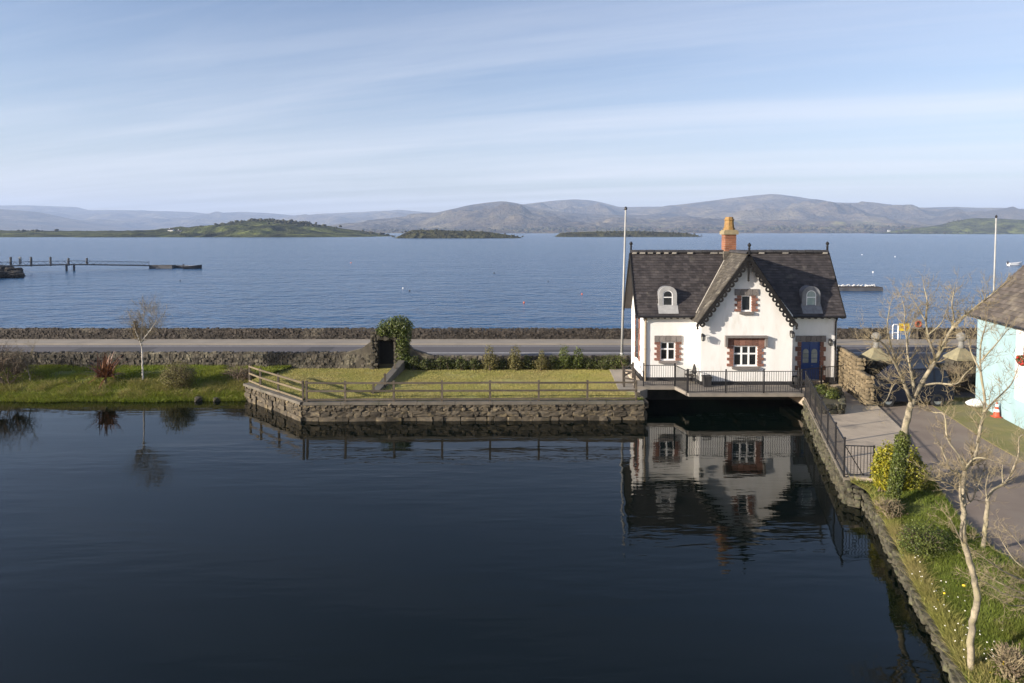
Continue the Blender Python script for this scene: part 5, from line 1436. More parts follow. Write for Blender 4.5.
clump('evergreen_shrub', 'dark evergreen shrub overhanging the end of the grass bank', 'shrub', b, [(b + Vector((0, 0, 1.6)), (1.9, 1.3, 1.7)), (b + Vector((-2.5, 0, 1.8)), (2.0, 1.4, 1.9))], 4000, .12, 'leaf_dark', 54, 'shrubs on the left bank', 8)
# stones at the water's edge
for i, (px, py, s) in enumerate(((28, 399, .55), (44, 398.5, .75), (64, 400, .5), (75, 400, .45), (196, 402, .5), (215, 402, .4))):
    p = gp(px, py, 0)
    o = piece('shore_stone', STONES['wall_stone_pale'][i % 7], (p.x, p.y + .25, .05), None, rng.uniform(0, 3), (s, s * .8, s * .75))
    tag(o, 'rounded dark stone at the waterline below the grass bank', 'stone', 'stones along the bank waterline')

# ================================================================== HEDGE AND IVY
hb = Y_ROADWALL - .5
R_ = random.Random(61)
spots = [(414, 375, .55), (426, 374, .6), (438, 374, .6), (450, 374, .5), (462, 374, .6), (474, 374, .5), (490, 375, 1.05), (503, 374, .55), (516, 375, 1.1), (529, 374, .6), (541, 375, .85), (553, 374, .6), (563, 375, 1.05), (577, 375, .95), (591, 373, .75), (603, 371, .6), (614, 369, .55), (623, 366, .5)]
names = {490: 'tall leafy olive shrub in the hedge, nearest the ivied doorway of the tall ones', 516: 'tallest bushy shrub in the middle of the hedge behind the lawn', 541: 'thin narrow shrub in the hedge between two bushier ones', 563: 'broad tall dark shrub in the hedge towards the cottage', 577: 'rounded shrub in the hedge next to the broad dark one, on its cottage side'}
for i, (px, py, h) in enumerate(spots):
    x = dp(px, py, hb).x; z = LAWN_Z; b = Vector((x, hb + R_.uniform(-.15, .15), z)); tall = px in names
    lumps = [(b + Vector((0, .1, .35)), (.55, .4, .38))]
    if tall: lumps += [(b + Vector((R_.uniform(-.1, .1), 0, h * .85)), (.36 if px != 541 else .22, .36, h * .62)), (b + Vector((R_.uniform(-.3, .3), 0, h * .55)), (.4, .35, h * .4))]
    else: lumps = [(b + Vector((0, .1, .3)), (.5, .35, .32)), (b + Vector((R_.uniform(-.25, .25), .05, R_.uniform(.3, .65))), (R_.uniform(.22, .4), .3, R_.uniform(.25, .5)))]
    clump('hedge_shrub', names.get(px, 'low dark green shrub in the hedge along the back of the lawn'), 'shrub', b, lumps, 1500 if tall else R_.randint(420, 800), .10, 'leaf_bush' if px in (490, 516, 541) else ('leaf_ivy' if tall else 'leaf_dark'), 600 + i, 'hedge shrubs behind the lawn', 4)
# ivy over the doorway
Yi = Y_ROADWALL - .1
pi_ = lambda x, y, dy=0: dp(x, y, Yi + dy)
iv = thing('ivy', 'thick rounded mass of ivy growing over the stone doorway', 'ivy', (DX1, Y_ROADWALL, LAWN_Z))
lumps = [(pi_(399, 326), (.85, .6, .65)), (pi_(390, 328), (.85, .5, .5)), (pi_(404, 336), (.45, .5, .8)), (pi_(402, 350), (.42, .4, .9)), (pi_(383, 332), (.5, .4, .25)), (pi_(406, 362), (.5, .4, .6)), (pi_(399, 364), (.28, .3, .5))]
V, Fq, ti = leaf_cloud(lumps, 8500, .12, 71, shell=.6); np_mesh('leaves', V, Fq, M['leaf_ivy'], ti, parent=iv)
m = MB()
for k in range(5): m.tube([pi_(402 + k * 2, 370), pi_(401 + k, 350, .1), pi_(396 + k * 2, 330, .1)], [.05, .04, .02], 5)
m.build('stem', M['twig_dark'], iv)
iv = thing('ivy', 'ivy spilling along the top of the garden wall right of the doorway', 'ivy', (DX1 + 2, Y_ROADWALL, LAWN_Z))
lumps = [(pi_(x, y, -.1), (.6, .3, .4)) for x, y in ((412, 364), (420, 363), (430, 365), (445, 366), (460, 366), (475, 366), (500, 366), (530, 366), (550, 366), (588, 364), (600, 362), (612, 360))]
V, Fq, ti = leaf_cloud(lumps, 4200, .10, 72, shell=.5); np_mesh('leaves', V, Fq, M['leaf_dark'], ti, parent=iv)
m = MB(); m.tube([pi_(408, 371), pi_(412, 366), pi_(440, 366)], [.03, .03, .02], 5); m.build('stem', M['twig_dark'], iv)
# plants of the stone-edged bed
bc = sum((Vector(p) for p in b0), Vector()) / 4
for i, (dx, dy) in enumerate(((-.2, .5), (.25, .1), (-.1, -.5), (.2, .8))):
    b = Vector((bc.x + dx, bc.y + dy, PATH_Z + .38))
    clump('bed_plant', 'low leafy green plant growing in the stone-edged bed', 'plant', b, [(b + Vector((0, 0, .18)), (.34, .36, .26))], 700, .09, 'leaf_bush' if i % 2 else 'leaf_ivy', 80 + i, 'plants in the stone-edged bed', 3)

# ================================================================== TREES ON THE RIGHT BANK
def rz_(x, y):
    j = np.argmin((rb_V[..., 0] - x) ** 2 + (rb_V[..., 1] - y) ** 2); return float(rb_V.reshape(-1, 3)[j, 2])
def at_verge(px, py):
    for Y in np.arange(9, 26, .05):
        p = dp(px, py, Y)
        if p.z <= rz_(p.x, p.y): break
    return Vector((p.x, p.y, rz_(p.x, p.y)))
b = at_verge(891, 508); Y1 = b.y
q = lambda x, y, dy=0: dp(x, y, Y1 + dy)
def lim(pts, r, dy=0.0):
    n = len(pts); return ([q(x, y, dy * i / max(1, n - 1)) for i, (x, y) in enumerate(pts)], r)
bare_tree('ivied_tree', 'leaning bare pale tree with ivy up its trunk beside the yellow shrub', [b + Vector((0, 0, -.15)), q(894, 485), q(899, 458), q(904, 434), q(909, 412), q(913, 398)],
    [lim([(911, 402), (904, 382), (897, 366), (890, 352), (882, 345), (872, 338)], .085, -.9), lim([(897, 366), (889, 345), (888, 325), (888, 305)], .045, -.6),
     lim([(915, 398), (911, 375), (908, 355), (908, 338), (911, 322)], .075, .9), lim([(908, 345), (904, 325), (905, 310), (901, 296)], .04, .8),
     lim([(914, 396), (924, 378), (934, 360), (944, 345), (951, 332), (962, 318), (975, 308), (989, 297), (1000, 288)], .11, -.4), lim([(935, 357), (928, 340), (926, 320), (927, 300), (923, 290)], .065, .3),
     lim([(951, 332), (954, 318), (952, 305), (956, 292)], .045, -.6), lim([(922, 386), (938, 385), (955, 383), (966, 376), (973, 366)], .06, -1.0), lim([(905, 384), (895, 386), (884, 400), (876, 404)], .035, -.8),
     lim([(926, 322), (918, 312), (912, 300)], .035, .5), lim([(928, 335), (940, 322), (946, 308)], .035, -.2)],
    .125, 'bark_pale', 91, 'twig', .60, 2, 3.0, r_end=.7, thin=.72)
ivt = thing('ivy', 'dark ivy wrapped round the lower trunk of the leaning bare tree', 'ivy', b)
lumps = [(q(891.3 + i * 1.15, 506 - i * 6.5, -.05), (.205, .22, .30)) for i in range(11)]
V, Fq, ti = leaf_cloud(lumps, 9000, .075, 92, shell=.7); np_mesh('leaves', V, Fq, M['leaf_ivy'], ti, parent=ivt)
m = MB()
for k in range(4): m.tube([q(890 + k, 508, -.12), q(896 + k, 470, -.14), q(900 + k, 448, -.12)], [.02, .016, .01], 5)
m.build('stem', M['twig_dark'], ivt)
M['leaf_gold'] = mat('leaf_gold', (0.27, 0.25, 0.03), (0.15, 0.165, 0.022), 4.0, 0.5, tint=0.4, trans=0.25)
# yellow variegated shrub
b = at_verge(886, 494)
b = Vector((b.x - .1, Y1 + 1.2, .88))
q2 = lambda x, y, dy=0: dp(x, y, Y1 + 1.2 + dy)
clump('yellow_shrub', 'bright yellow variegated shrub beside the ivied tree', 'shrub', b, [(q2(886, 472), (.46, .6, .62)), (q2(892, 478), (.62, .6, .6)), (q2(890, 458), (.52, .5, .5))], 7000, .085, 'leaf_yellow', 93, None, 6)
b = Vector((q2(910, 490).x, Y1 + 1.0, .88))
clump('green_shrub', 'green and gold leafy shrub behind the ivied tree trunk', 'shrub', b, [(q2(910, 474), (.62, .5, .62)), (q2(916, 482), (.5, .5, .45)), (q2(905, 458), (.5, .4, .45))], 5600, .085, 'leaf_gold', 94, None, 6)
# dry clump at foot of the ivied tree and low bush
b = at_verge(890, 520)
clump('dead_bush', 'tangle of dry pale stems at the foot of the ivied tree', 'bush', b, [(b + Vector((-.05, 0, .35)), (.45, .4, .34))], 500, .05, 'dead_leaf', 95, None, 8, 'twig', twig_n=110)
b = at_verge(925, 556)
clump('hebe_bush', 'rounded grey-green bush on the verge casting a long shadow', 'bush', b, [(b + Vector((0, 0, .45)), (.6, .6, .5)), (b + Vector((-.25, .1, .35)), (.45, .45, .4))], 5200, .05, 'leaf_ivy', 96, None, 8, twig_n=60)
b = at_verge(1010, 684)
clump('spring_bush', 'dry twiggy bush with fresh green shoots at the corner of the verge', 'bush', b, [(b + Vector((.05, 0, .35)), (.35, .4, .4))], 700, .05, 'dead_leaf', 97, None, 8, 'twig', twig_n=160)
# near slim tree
b = at_verge(973, 672); Y2 = b.y
q = lambda x, y, dy=0: dp(x, y, Y2 + dy)
bare_tree('slim_tree', 'slim pale-barked bare tree rising from the daisies on the verge', [b + Vector((0, 0, -.12)), q(970, 649), q(974, 617), q(977, 594), q(971, 568), q(964, 541), q(963, 522), q(964, 503)],
    [lim([(964, 505), (966, 485), (966, 468), (975, 456), (980, 430), (983, 415), (986, 400), (981, 372), (982, 345), (986, 325)], .062, .8), lim([(964, 508), (962, 494), (959, 476), (950, 470), (944, 461), (941, 448)], .035, -.4),
     lim([(966, 470), (960, 456), (950, 437), (943, 415), (936, 410), (928, 408)], .035, .5), lim([(963, 497), (952, 489), (941, 482), (935, 478)], .028, -.5), lim([(966, 468), (975, 459), (985, 459), (999, 463)], .03, -.3),
     lim([(964, 545), (957, 530), (952, 518)], .022, -.2), lim([(984, 412), (996, 398), (1008, 384), (1018, 366)], .03, .4), lim([(981, 372), (972, 352), (968, 335)], .025, .3), lim([(982, 360), (994, 345), (1004, 332)], .025, .2), lim([(966, 490), (972, 500), (978, 484), (984, 462)], .02, .3)],
    .07, 'bark_pale', 98, 'twig', .42, 2, 2.8, r_end=.7, thin=.8)
# tree behind it
b = at_verge(982, 549); Y3 = b.y
q = lambda x, y, dy=0: dp(x, y, Y3 + dy)
bare_tree('forked_tree', 'small forked bare tree at the edge of the car park', [b + Vector((0, 0, -.12)), q(985, 530), q(987, 512), q(987, 499)],
    [lim([(987, 500), (992, 490), (1003, 484), (1012, 476), (1017, 455), (1020, 438), (1027, 432)], .055, .4), lim([(987, 500), (986, 488), (988, 476)], .03, -.3), lim([(1003, 484), (1001, 474), (1002, 462)], .022, .2), lim([(985, 535), (975, 537), (966, 533)], .02, -.2)],
    .06, 'bark_pale', 99, 'twig', .45, 2, 2.2, r_end=.8, thin=.8)
# low spreading bare shrub reaching in from the right
b = Vector((gp(1062, 612, .95).x, gp(1062, 612, .95).y, .95)); Y4 = b.y
q = lambda x, y, dy=0: dp(x, y, Y4 + dy)
bare_tree('spreading_shrub', 'low bare shrub with long pale branches sprawling over the verge', [b + Vector((0, 0, -.1)), q(1056, 604), q(1050, 596)],
    [lim([(1050, 596), (1030, 585), (1010, 575), (990, 562), (970, 548)], .03, -.5), lim([(1050, 597), (1025, 592), (1000, 584), (978, 574)], .028, .3), lim([(1052, 600), (1030, 598), (1005, 592), (985, 583), (975, 578)], .025, -.2),
     lim([(1050, 596), (1035, 576), (1015, 560), (1002, 542)], .028, .6), lim([(1050, 596), (1036, 566), (1022, 548), (1012, 535)], .025, .2), lim([(1052, 600), (1035, 606), (1012, 606), (996, 600)], .02, -.5)],
    .06, 'bark_pale', 100, 'twig', .45, 2, 2.2, r_end=.8, up=.03)

# ================================================================== ENTRANCE PIERS
def pier(pxc, label, seed):
    Y = 37.2; x = dp(pxc, 350, Y).x; zc = dp(pxc, 359, Y).z; za = dp(pxc, 347, Y).z
    t = thing('gate_pier', label, 'pier', (x, Y, CP_Z), 'stone piers of the entrance')
    m = MB(); m.box2(x - .5, x + .5, Y - .5, Y + .5, CP_Z - .3, zc); m.build('core', M['dark_core'], t)
    r_ = random.Random(seed)
    for a, b in (((x - .56, Y - .54), (x + .56, Y - .54)), ((x - .54, Y + .54), (x - .54, Y - .54)), ((x + .54, Y - .54), (x + .54, Y + .54))):
        stone_face(t, a, b, CP_Z, zc, [1 / 7] * 7, (.25, .55), .16, 'wall_stone_pale', r=r_, gap=.02)
    m = MB(); w = .60; m.box2(x - w, x + w, Y - w, Y + w, zc, zc + .10); m.lathe((x, Y, zc + .1), [(w * 1.40, 0), (.12, za - zc - .1)], 4, sq=True); m.build('cap', M['lichen_cap'], t)
    m = MB(); m.smooth = True; R0_ = .26; zz = dp(pxc, 337, Y).z
    m.lathe((x, Y, za - .05), [(.17, 0), (.15, .06), (.13, zz - za - R0_ + .07)], 12)
    m.lathe((x, Y, zz), [(R0_ * math.sin(math.pi * (.03 + .94 * k / 12)), -R0_ * math.cos(math.pi * (.03 + .94 * k / 12))) for k in range(13)], 20); m.build('ball_finial', M['ball_stone'], t)
pier(876, 'stone gate pier with pyramid cap and ball, beside the sandstone garden wall', 1)
pier(961, 'stone gate pier with pyramid cap and ball, beside the turquoise house', 2)
# thicket against the right pier
b = Vector((dp(953, 390, 35.8).x, 35.9, CP_Z))
clump('thicket', 'tangled brown thicket of bare stems against the gate pier by the turquoise house', 'bush', b, [(b + Vector((.1, 0, .8)), (.7, .6, .8)), (b + Vector((.6, .1, .6)), (.6, .5, .6))], 1800, .07, 'dead_leaf', 111, None, 8, twig_n=320)

# ================================================================== DARK PARKED CAR
M['car_paint'] = mat('car_paint', (0.006, 0.008, 0.016), None, rough=.45, spec=.15)
M['car_glass'] = mat('car_glass', (0.008, 0.012, 0.026), None, rough=.1, spec=.2)
M['tyre'] = mat('tyre', (0.018, 0.018, 0.018), None, rough=.85)
M['rim'] = mat('rim', (0.32, 0.33, 0.34), None, rough=.35, metal=.8)
M['lamp_lens'] = mat('lamp_lens', (0.55, 0.58, 0.62), None, rough=.08, spec=.6)
M['tail_lens'] = mat('tail_lens', (0.25, 0.01, 0.01), None, rough=.1, spec=.6)
cy = 34.35; cxl, cxr = dp(871.5, 395, 33.4).x, dp(956, 395, 33.4).x; CL = cxr - cxl; cz = CP_Z
car = thing('parked_car', 'dark navy people carrier parked between the gate piers', 'car', ((cxl + cxr) / 2, cy, cz))
HW = .92
side = [(.02, .32), (0, .55), (.03, .80), (.10, .92), (.30, 1.02), (.98, 1.10), (CL - .10, 1.14), (CL - .02, 1.02), (CL, .60), (CL - .03, .34), (CL - .3, .24), (.3, .22)]
def loft(m, prof, ys, insets):
    n = len(prof); cxm = CL / 2; czm = .68; base = len(m.v)
    for y, (sx, sz) in zip(ys, insets):
        for (px_, pz_) in prof: m.v.append((cxl + cxm + (px_ - cxm) * sx, cy + y, cz + czm + (pz_ - czm) * sz))
    for i in range(len(ys) - 1):
        for k in range(n):
            k2 = (k + 1) % n; m.f.append((base + i * n + k, base + i * n + k2, base + (i + 1) * n + k2, base + (i + 1) * n + k)); m.t.append(.5)
    m.f.append(tuple(base + k for k in range(n))[::-1]); m.t.append(.5); m.f.append(tuple(base + (len(ys) - 1) * n + k for k in range(n))); m.t.append(.5)
m = MB(); loft(m, side, (-HW, -HW + .05, -HW + .2, HW - .2, HW - .05, HW), ((.965, .86), (.99, .95), (1, 1), (1, 1), (.99, .95), (.965, .86))); body = m.build('body', M['car_paint'], car)
roofp = [(.95, 1.08), (1.78, 1.80), (2.1, 1.88), (CL - .75, 1.90), (CL - .38, 1.80), (CL - .12, 1.12)]
m = MB(); n = len(roofp)
def cab(pt, y, t_): return (cxl + pt[0], cy + y, cz + pt[1])
ysb = lambda z: (HW - .06) - max(0, z - 1.1) * .20
V = []
for s in (-1, 1):
    for p in roofp: V.append(cab(p, s * ysb(p[1]), 0))
F = [tuple(range(n))[::-1], tuple(range(n, 2 * n))] + [(k, (k + 1) % n, n + (k + 1) % n, n + k) for k in range(n)]
m.add(V, F); m.build('cabin', M['car_paint'], car)
def glass_side(pts, s):
    m = MB(); m.add([(cxl + x, cy + s * (ysb(z) + .006), cz + z) for x, z in pts], [tuple(range(len(pts))) if s < 0 else tuple(range(len(pts)))[::-1]]); m.build('window', M['car_glass'], car)
for s in (-1, 1):
    glass_side([(1.22, 1.16), (2.16, 1.16), (2.16, 1.78), (1.86, 1.76)], s); glass_side([(2.26, 1.16), (3.14, 1.16), (3.14, 1.80), (2.26, 1.80)], s); glass_side([(3.24, 1.16), (CL - .24, 1.16), (CL - .44, 1.74), (3.24, 1.80)], s)
m = MB(); a = (1.02, 1.13); b_ = (1.74, 1.755); off_ = .008
m.add([(cxl + a[0] - off_, cy - ysb(1.1) + .1, cz + a[1] + off_), (cxl + a[0] - off_, cy + ysb(1.1) - .1, cz + a[1] + off_), (cxl + b_[0] - off_, cy + ysb(1.75) - .1, cz + b_[1] + off_), (cxl + b_[0] - off_, cy - ysb(1.75) + .1, cz + b_[1] + off_)], [(0, 1, 2, 3)]); m.build('windscreen', M['car_glass'], car)
for wxp in (.86, CL - .86):
    for s in (-1, 1):
        m = MB(); c = (cxl + wxp, cy + s * (HW - .10), cz + .33)
        V = []; N = 20; prof_w = [(.20, -.10), (.30, -.11), (.33, -.07), (.33, .07), (.30, .11), (.20, .10)]
        for r__, yy in prof_w:
            for k in range(N): V.append((c[0] + r__ * math.cos(2 * math.pi * k / N), c[1] + yy, c[2] + r__ * math.sin(2 * math.pi * k / N)))
        F = [(i * N + k, i * N + (k + 1) % N, (i + 1) * N + (k + 1) % N, (i + 1) * N + k) for i in range(5) for k in range(N)]
        m.add(V, F); wh = m.build('wheel', M['tyre'], car)
        m = MB(); V = [(c[0], c[1] + s * .07, c[2])]
        for k in range(N): V.append((c[0] + .205 * math.cos(2 * math.pi * k / N), c[1] + s * .095, c[2] + .205 * math.sin(2 * math.pi * k / N)))
        m.add(V, [(0, 1 + k, 1 + (k + 1) % N) for k in range(N)]); m.build('rim', M['rim'], wh)
for s in (-1, 1):
    m = MB(); m.box((cxl + .10, cy + s * .66, cz + .80), (.18, .34, .16)); m.build('headlight', M['lamp_lens'], car)
    m = MB(); m.box((cxl + CL - .05, cy + s * .74, cz + .95), (.10, .16, .36)); m.build('tail_light', M['tail_lens'], car)
    m = MB(); m.box((cxl + 1.25, cy + s * (HW + .06), cz + 1.14), (.14, .2, .16)); m.build('mirror', M['car_paint'], car)
m = MB(); m.box((cxl + .01, cy, cz + .40), (.06, 1.5, .16)); m.build('bumper', M['tyre'], car)

# ================================================================== TURQUOISE HOUSE
M['turquoise'] = mat('turquoise', (0.31, 0.445, 0.475), (0.26, 0.38, 0.405), 1.2, .85, .004, 10, col3=(0.25, 0.34, 0.335), scale3=.8, lo3=.58, hi3=.8)
M['boarding'] = mat('boarding', (0.80, 0.79, 0.77), (0.70, 0.69, 0.66), 2, .7)
h0 = gp(975, 404, CP_Z); h1 = gp(1024, 430, CP_Z)
hd = Vector((h1.x - h0.x, h1.y - h0.y, 0)).normalized(); hn = Vector((-hd.y, hd.x, 0)); hn = hn if hn.x > 0 else -hn
tz = dp(975, 309.5, h0.y).z; HL, HWd = 9.0, 7.0; RT = 3.7
th = thing('turquoise_house', 'turquoise rendered house with brown slate roof at the edge of the car park', 'house', h0)
def hp(u_, v_, z): p = Vector((h0.x, h0.y, 0)) + hd * u_ + hn * v_; return (p.x, p.y, z)
m = MB()
m.quad(hp(0, 0, CP_Z - .3), hp(HL, 0, CP_Z - .3), hp(HL, 0, tz), hp(0, 0, tz))
m.add([hp(0, 0, CP_Z - .3), hp(0, HWd, CP_Z - .3), hp(0, HWd, tz), hp(0, HWd / 2, tz + RT), hp(0, 0, tz)], [(0, 1, 2, 3, 4)])
m.add([hp(HL, 0, CP_Z - .3), hp(HL, HWd, CP_Z - .3), hp(HL, HWd, tz), hp(HL, HWd / 2, tz + RT), hp(HL, 0, tz)], [(4, 3, 2, 1, 0)])
m.quad(hp(0, HWd, CP_Z - .3), hp(0, HWd, tz), hp(HL, HWd, tz), hp(HL, HWd, CP_Z - .3))
m.build('wall', M['turquoise'], th)
sv = Vector((0, 0, 1)); up_v = (hn * (HWd / 2 + .3) + sv * (RT * (1 + .6 / HWd))); sl = up_v.length; up_v.normalize()
nrm_ = (hd.cross(up_v)); nrm_ = nrm_ if nrm_.z > 0 else -nrm_
O_ = Vector(hp(-.3, -.3, tz - RT * .6 / HWd)); dm = MB(); deck(dm, O_, hd, up_v, nrm_, HL + .6, sl)
up_b = (-hn * (HWd / 2 + .3) + sv * (RT * (1 + .6 / HWd))); up_b.normalize(); nb_ = hd.cross(up_b); nb_ = nb_ if nb_.z > 0 else -nb_
Ob = Vector(hp(-.3, HWd + .3, tz - RT * .6 / HWd)); deck(dm, Ob, hd, up_b, nb_, HL + .6, sl)
tr = dm.build('roof', M['brown_slate'], th)
sm = MB(); slates(sm, O_, hd, up_v, nrm_, HL + .6, sl, ew=.32, eh=.26, seed=12); slates(sm, Ob, hd, up_b, nb_, HL + .6, sl, ew=.32, eh=.26, seed=13); tag(sm.build('slates', M['brown_slate'], tr), kind='stuff')
m = MB(); m.tube([hp(-.3, HWd / 2, tz + RT + .12), hp(HL + .3, HWd / 2, tz + RT + .12)], [.12, .12], 8); m.build('ridge', M['ridge'], tr)
m = MB(); m.tube([hp(-.3, -.36, tz - .3), hp(HL + .3, -.36, tz - .3)], [.06, .06], 8); m.build('gutter', M['black_metal'], th)
# white-painted bay of the wall with a door
u0 = (gp(1015, 425, CP_Z) - h0).dot(hd)
m = MB(); a, b_ = u0, u0 + 2.6
P_ = [hp(a, -.05, CP_Z + 1.2), hp(b_, -.05, CP_Z + 1.2), hp(b_, -.05, tz - .35), hp(a, -.05, tz - .35)]
Q_ = [hp(a, .02, CP_Z + 1.2), hp(b_, .02, CP_Z + 1.2), hp(b_, .02, tz - .35), hp(a, .02, tz - .35)]
m.add(P_ + Q_, [(0, 1, 2, 3), (7, 6, 5, 4), (0, 4, 5, 1), (1, 5, 6, 2), (2, 6, 7, 3), (3, 7, 4, 0)]); m.build('white_panel', M['boarding'], th)
# hanging basket with red flowers
hbk = Vector(hp(u0 + 1.25, -.35, dp(1021, 358, h1.y).z))
bk = thing('hanging_basket', 'hanging basket of red flowers on the white panel of the turquoise house', 'basket', hbk)
m = MB(); m.lathe(hbk, [(.08, -.28), (.22, -.14), (.27, 0)], 12); m.build('bowl', M['soil'], bk)
m = MB(); e = Vector(hp(u0 + 1.25, 0, hbk.z + .5)); m.tube([e, hbk + Vector((0, 0, .5)), hbk], [.014, .014, .008], 5); m.build('bracket', M['black_metal'], bk)
M['petal_red'] = mat('petal_red', (0.55, 0.02, 0.02), (0.40, 0.015, 0.02), 5, .7, tint=.4)
V, Fq, ti = leaf_cloud([(hbk + Vector((0, 0, .06)), (.24, .24, .16))], 420, .08, 121); np_mesh('leaves', V, Fq, M['leaf_ivy'], ti, parent=bk)
V, Fq, ti = leaf_cloud([(hbk + Vector((-.1, -.1, -.02)), (.22, .22, .22))], 160, .07, 122, shell=.9); np_mesh('flowers', V, Fq, M['petal_red'], ti, parent=bk)

# traffic cone, white sack, black bollard
M['cone_orange'] = mat('cone_orange', (0.48, 0.08, 0.04), None, rough=.6)
cb = gp(996.5, 417, CP_Z + .03)
cn = thing('traffic_cone', 'orange and white traffic cone on the grass by the turquoise wall', 'cone', cb)
m = MB(); m.box((cb.x, cb.y, cb.z + .02), (.34, .34, .04)); m.build('base', M['cone_orange'], cn)
m = MB(); m.lathe(cb, [(.15, .04), (.035, .70)], 16); cnn = m.build('cone', M['cone_orange'], cn)
for z_ in (.26, .50):
    m = MB(); rr = lambda z: .15 - (z - .04) * .174 + .004
    m.lathe(cb, [(rr(z_), z_), (rr(z_ + .12), z_ + .12)], 16); m.build('band', M['white_paint'], cnn)
sb_ = gp(976, 407, CP_Z + .03)
sk = thing('sack', 'lumpy white sack lying on the grass by the turquoise house', 'sack', sb_)
m = MB(); m.smooth = True; N = 14; V = []
for i in range(9):
    tt = math.pi * i / 8; rr = max(.03, math.sin(tt))
    for k in range(N):
        a = 2 * math.pi * k / N; V.append((sb_.x - .5 * math.cos(tt) * 1.0, sb_.y + .28 * rr * math.cos(a) * (1 + .12 * math.sin(3 * a + i)), sb_.z + .2 + .2 * rr * math.sin(a) * (1 + .15 * math.sin(2 * a + i * 1.3))))
m.add(V, [(i * N + k, i * N + (k + 1) % N, (i + 1) * N + (k + 1) % N, (i + 1) * N + k) for i in range(8) for k in range(N)]); m.build('bag', M['boarding'], sk)
m = MB(); m.tube([(sb_.x + .48, sb_.y, sb_.z + .2), (sb_.x + .58, sb_.y + .02, sb_.z + .24), (sb_.x + .68, sb_.y, sb_.z + .2)], [.04, .03, .09], 8); m.build('neck', M['boarding'], sk)
bb_ = gp(1004, 418, CP_Z + .03)
bo = thing('bollard', 'thin black post beside the traffic cone', 'post', bb_)
m = MB(); m.lathe(bb_, [(.05, 0), (.05, .9), (.06, .92), (.06, .98), (.02, 1.02)], 10); m.build('post', M['black_metal'], bo); m = MB(); m.lathe(bb_, [(.12, 0), (.12, .03)], 12); m.build('base', M['black_metal'], bo)

# ================================================================== SEAFRONT FURNITURE
def pole(name, label, px, ptop, Y, r, zb, lean=0.0):
    b = Vector((dp(px, 330, Y).x, Y, zb)); zt = dp(px, ptop, Y).z
    t = thing(name, label, 'pole', b)
    m = MB(); m.smooth = True; m.lathe(b, [(r * 1.9, 0), (r * 1.9, .5), (r * 1.25, .6)], 12); m.tube([b + Vector((0, 0, .55)), Vector((b.x + lean, b.y, zt))], [r * 1.2, r * .75], 12); m.build('shaft', M['pole_paint'], t)
    m = MB(); m.lathe((b.x + lean, b.y, zt), [(r * .8, 0), (r * 1.4, .05), (r * 1.4, .14), (r * .4, .22)], 10); m.build('top_fitting', M['black_metal'], t)
M['pole_paint'] = mat('pole_paint', (0.40, 0.40, 0.38), (0.32, 0.32, 0.30), 2, .6)
pole('flagpole', 'tall bare white pole on the road side of the cottage', 622.0, 210, 43.5, .07, ROAD_Z, .18)
pole('flagpole', 'thin bare white pole rising behind the turquoise house roof', 992.6, 218, 51.2, .06, ROAD_Z + .11)
# yellow sign in the gap of the sea wall
M['sign_yellow'] = mat('sign_yellow', (0.72, 0.50, 0.02), None, rough=.5)
M['sign_red'] = mat('sign_red', (0.36, 0.07, 0.03), None, rough=.5)
ys_ = Y_SEAWALL - .1
s0, s1 = dp(899, 331, ys_), dp(909.5, 323.5, ys_)
sg = thing('warning_sign', 'yellow warning sign with red print at the gap in the sea wall', 'sign', ((s0.x + s1.x) / 2, ys_, ROAD_Z + .11))
m = MB(); m.box2(s0.x, s1.x, ys_ - .02, ys_ + .02, s0.z, s1.z); bo_ = m.build('board', M['sign_yellow'], sg)
m = MB(); w_ = s1.x - s0.x; h_ = s1.z - s0.z
for k, (a, b_, zz) in enumerate(((.2, .8, .62), (.14, .86, .42))):
    m.box2(s0.x + w_ * a, s0.x + w_ * b_, ys_ - .026, ys_ - .021, s0.z + h_ * zz - .03, s0.z + h_ * zz + .03)
m.build('print', M['sign_red'], bo_)
for a in (.18, .82):
    m = MB(); m.tube([(s0.x + w_ * a, ys_ + .05, ROAD_Z), (s0.x + w_ * a, ys_ + .05, s1.z - .05)], [.03, .03], 8); m.build('post', M['pole_paint'], sg)
# white barrier rail
b0_, b1_ = dp(892.5, 338, ys_), dp(898, 338, ys_); bt = dp(892, 324.5, ys_).z
br = thing('barrier_frame', 'white tubular barrier frame beside the yellow sign', 'barrier', (b0_.x, ys_, ROAD_Z + .11))
m = MB(); m.tube([(b0_.x, ys_, ROAD_Z + .1), (b0_.x, ys_, bt - .1), (b0_.x + .08, ys_, bt), (b1_.x - .08, ys_, bt), (b1_.x, ys_, bt - .1), (b1_.x, ys_, ROAD_Z + .1)], [.045] * 6, 8); m.build('frame', M['white_paint'], br)
m = MB(); m.tube([(b0_.x, ys_, (bt + ROAD_Z) / 2), (b1_.x, ys_, (bt + ROAD_Z) / 2)], [.03, .03], 8); m.build('crossbar', M['white_paint'], br)
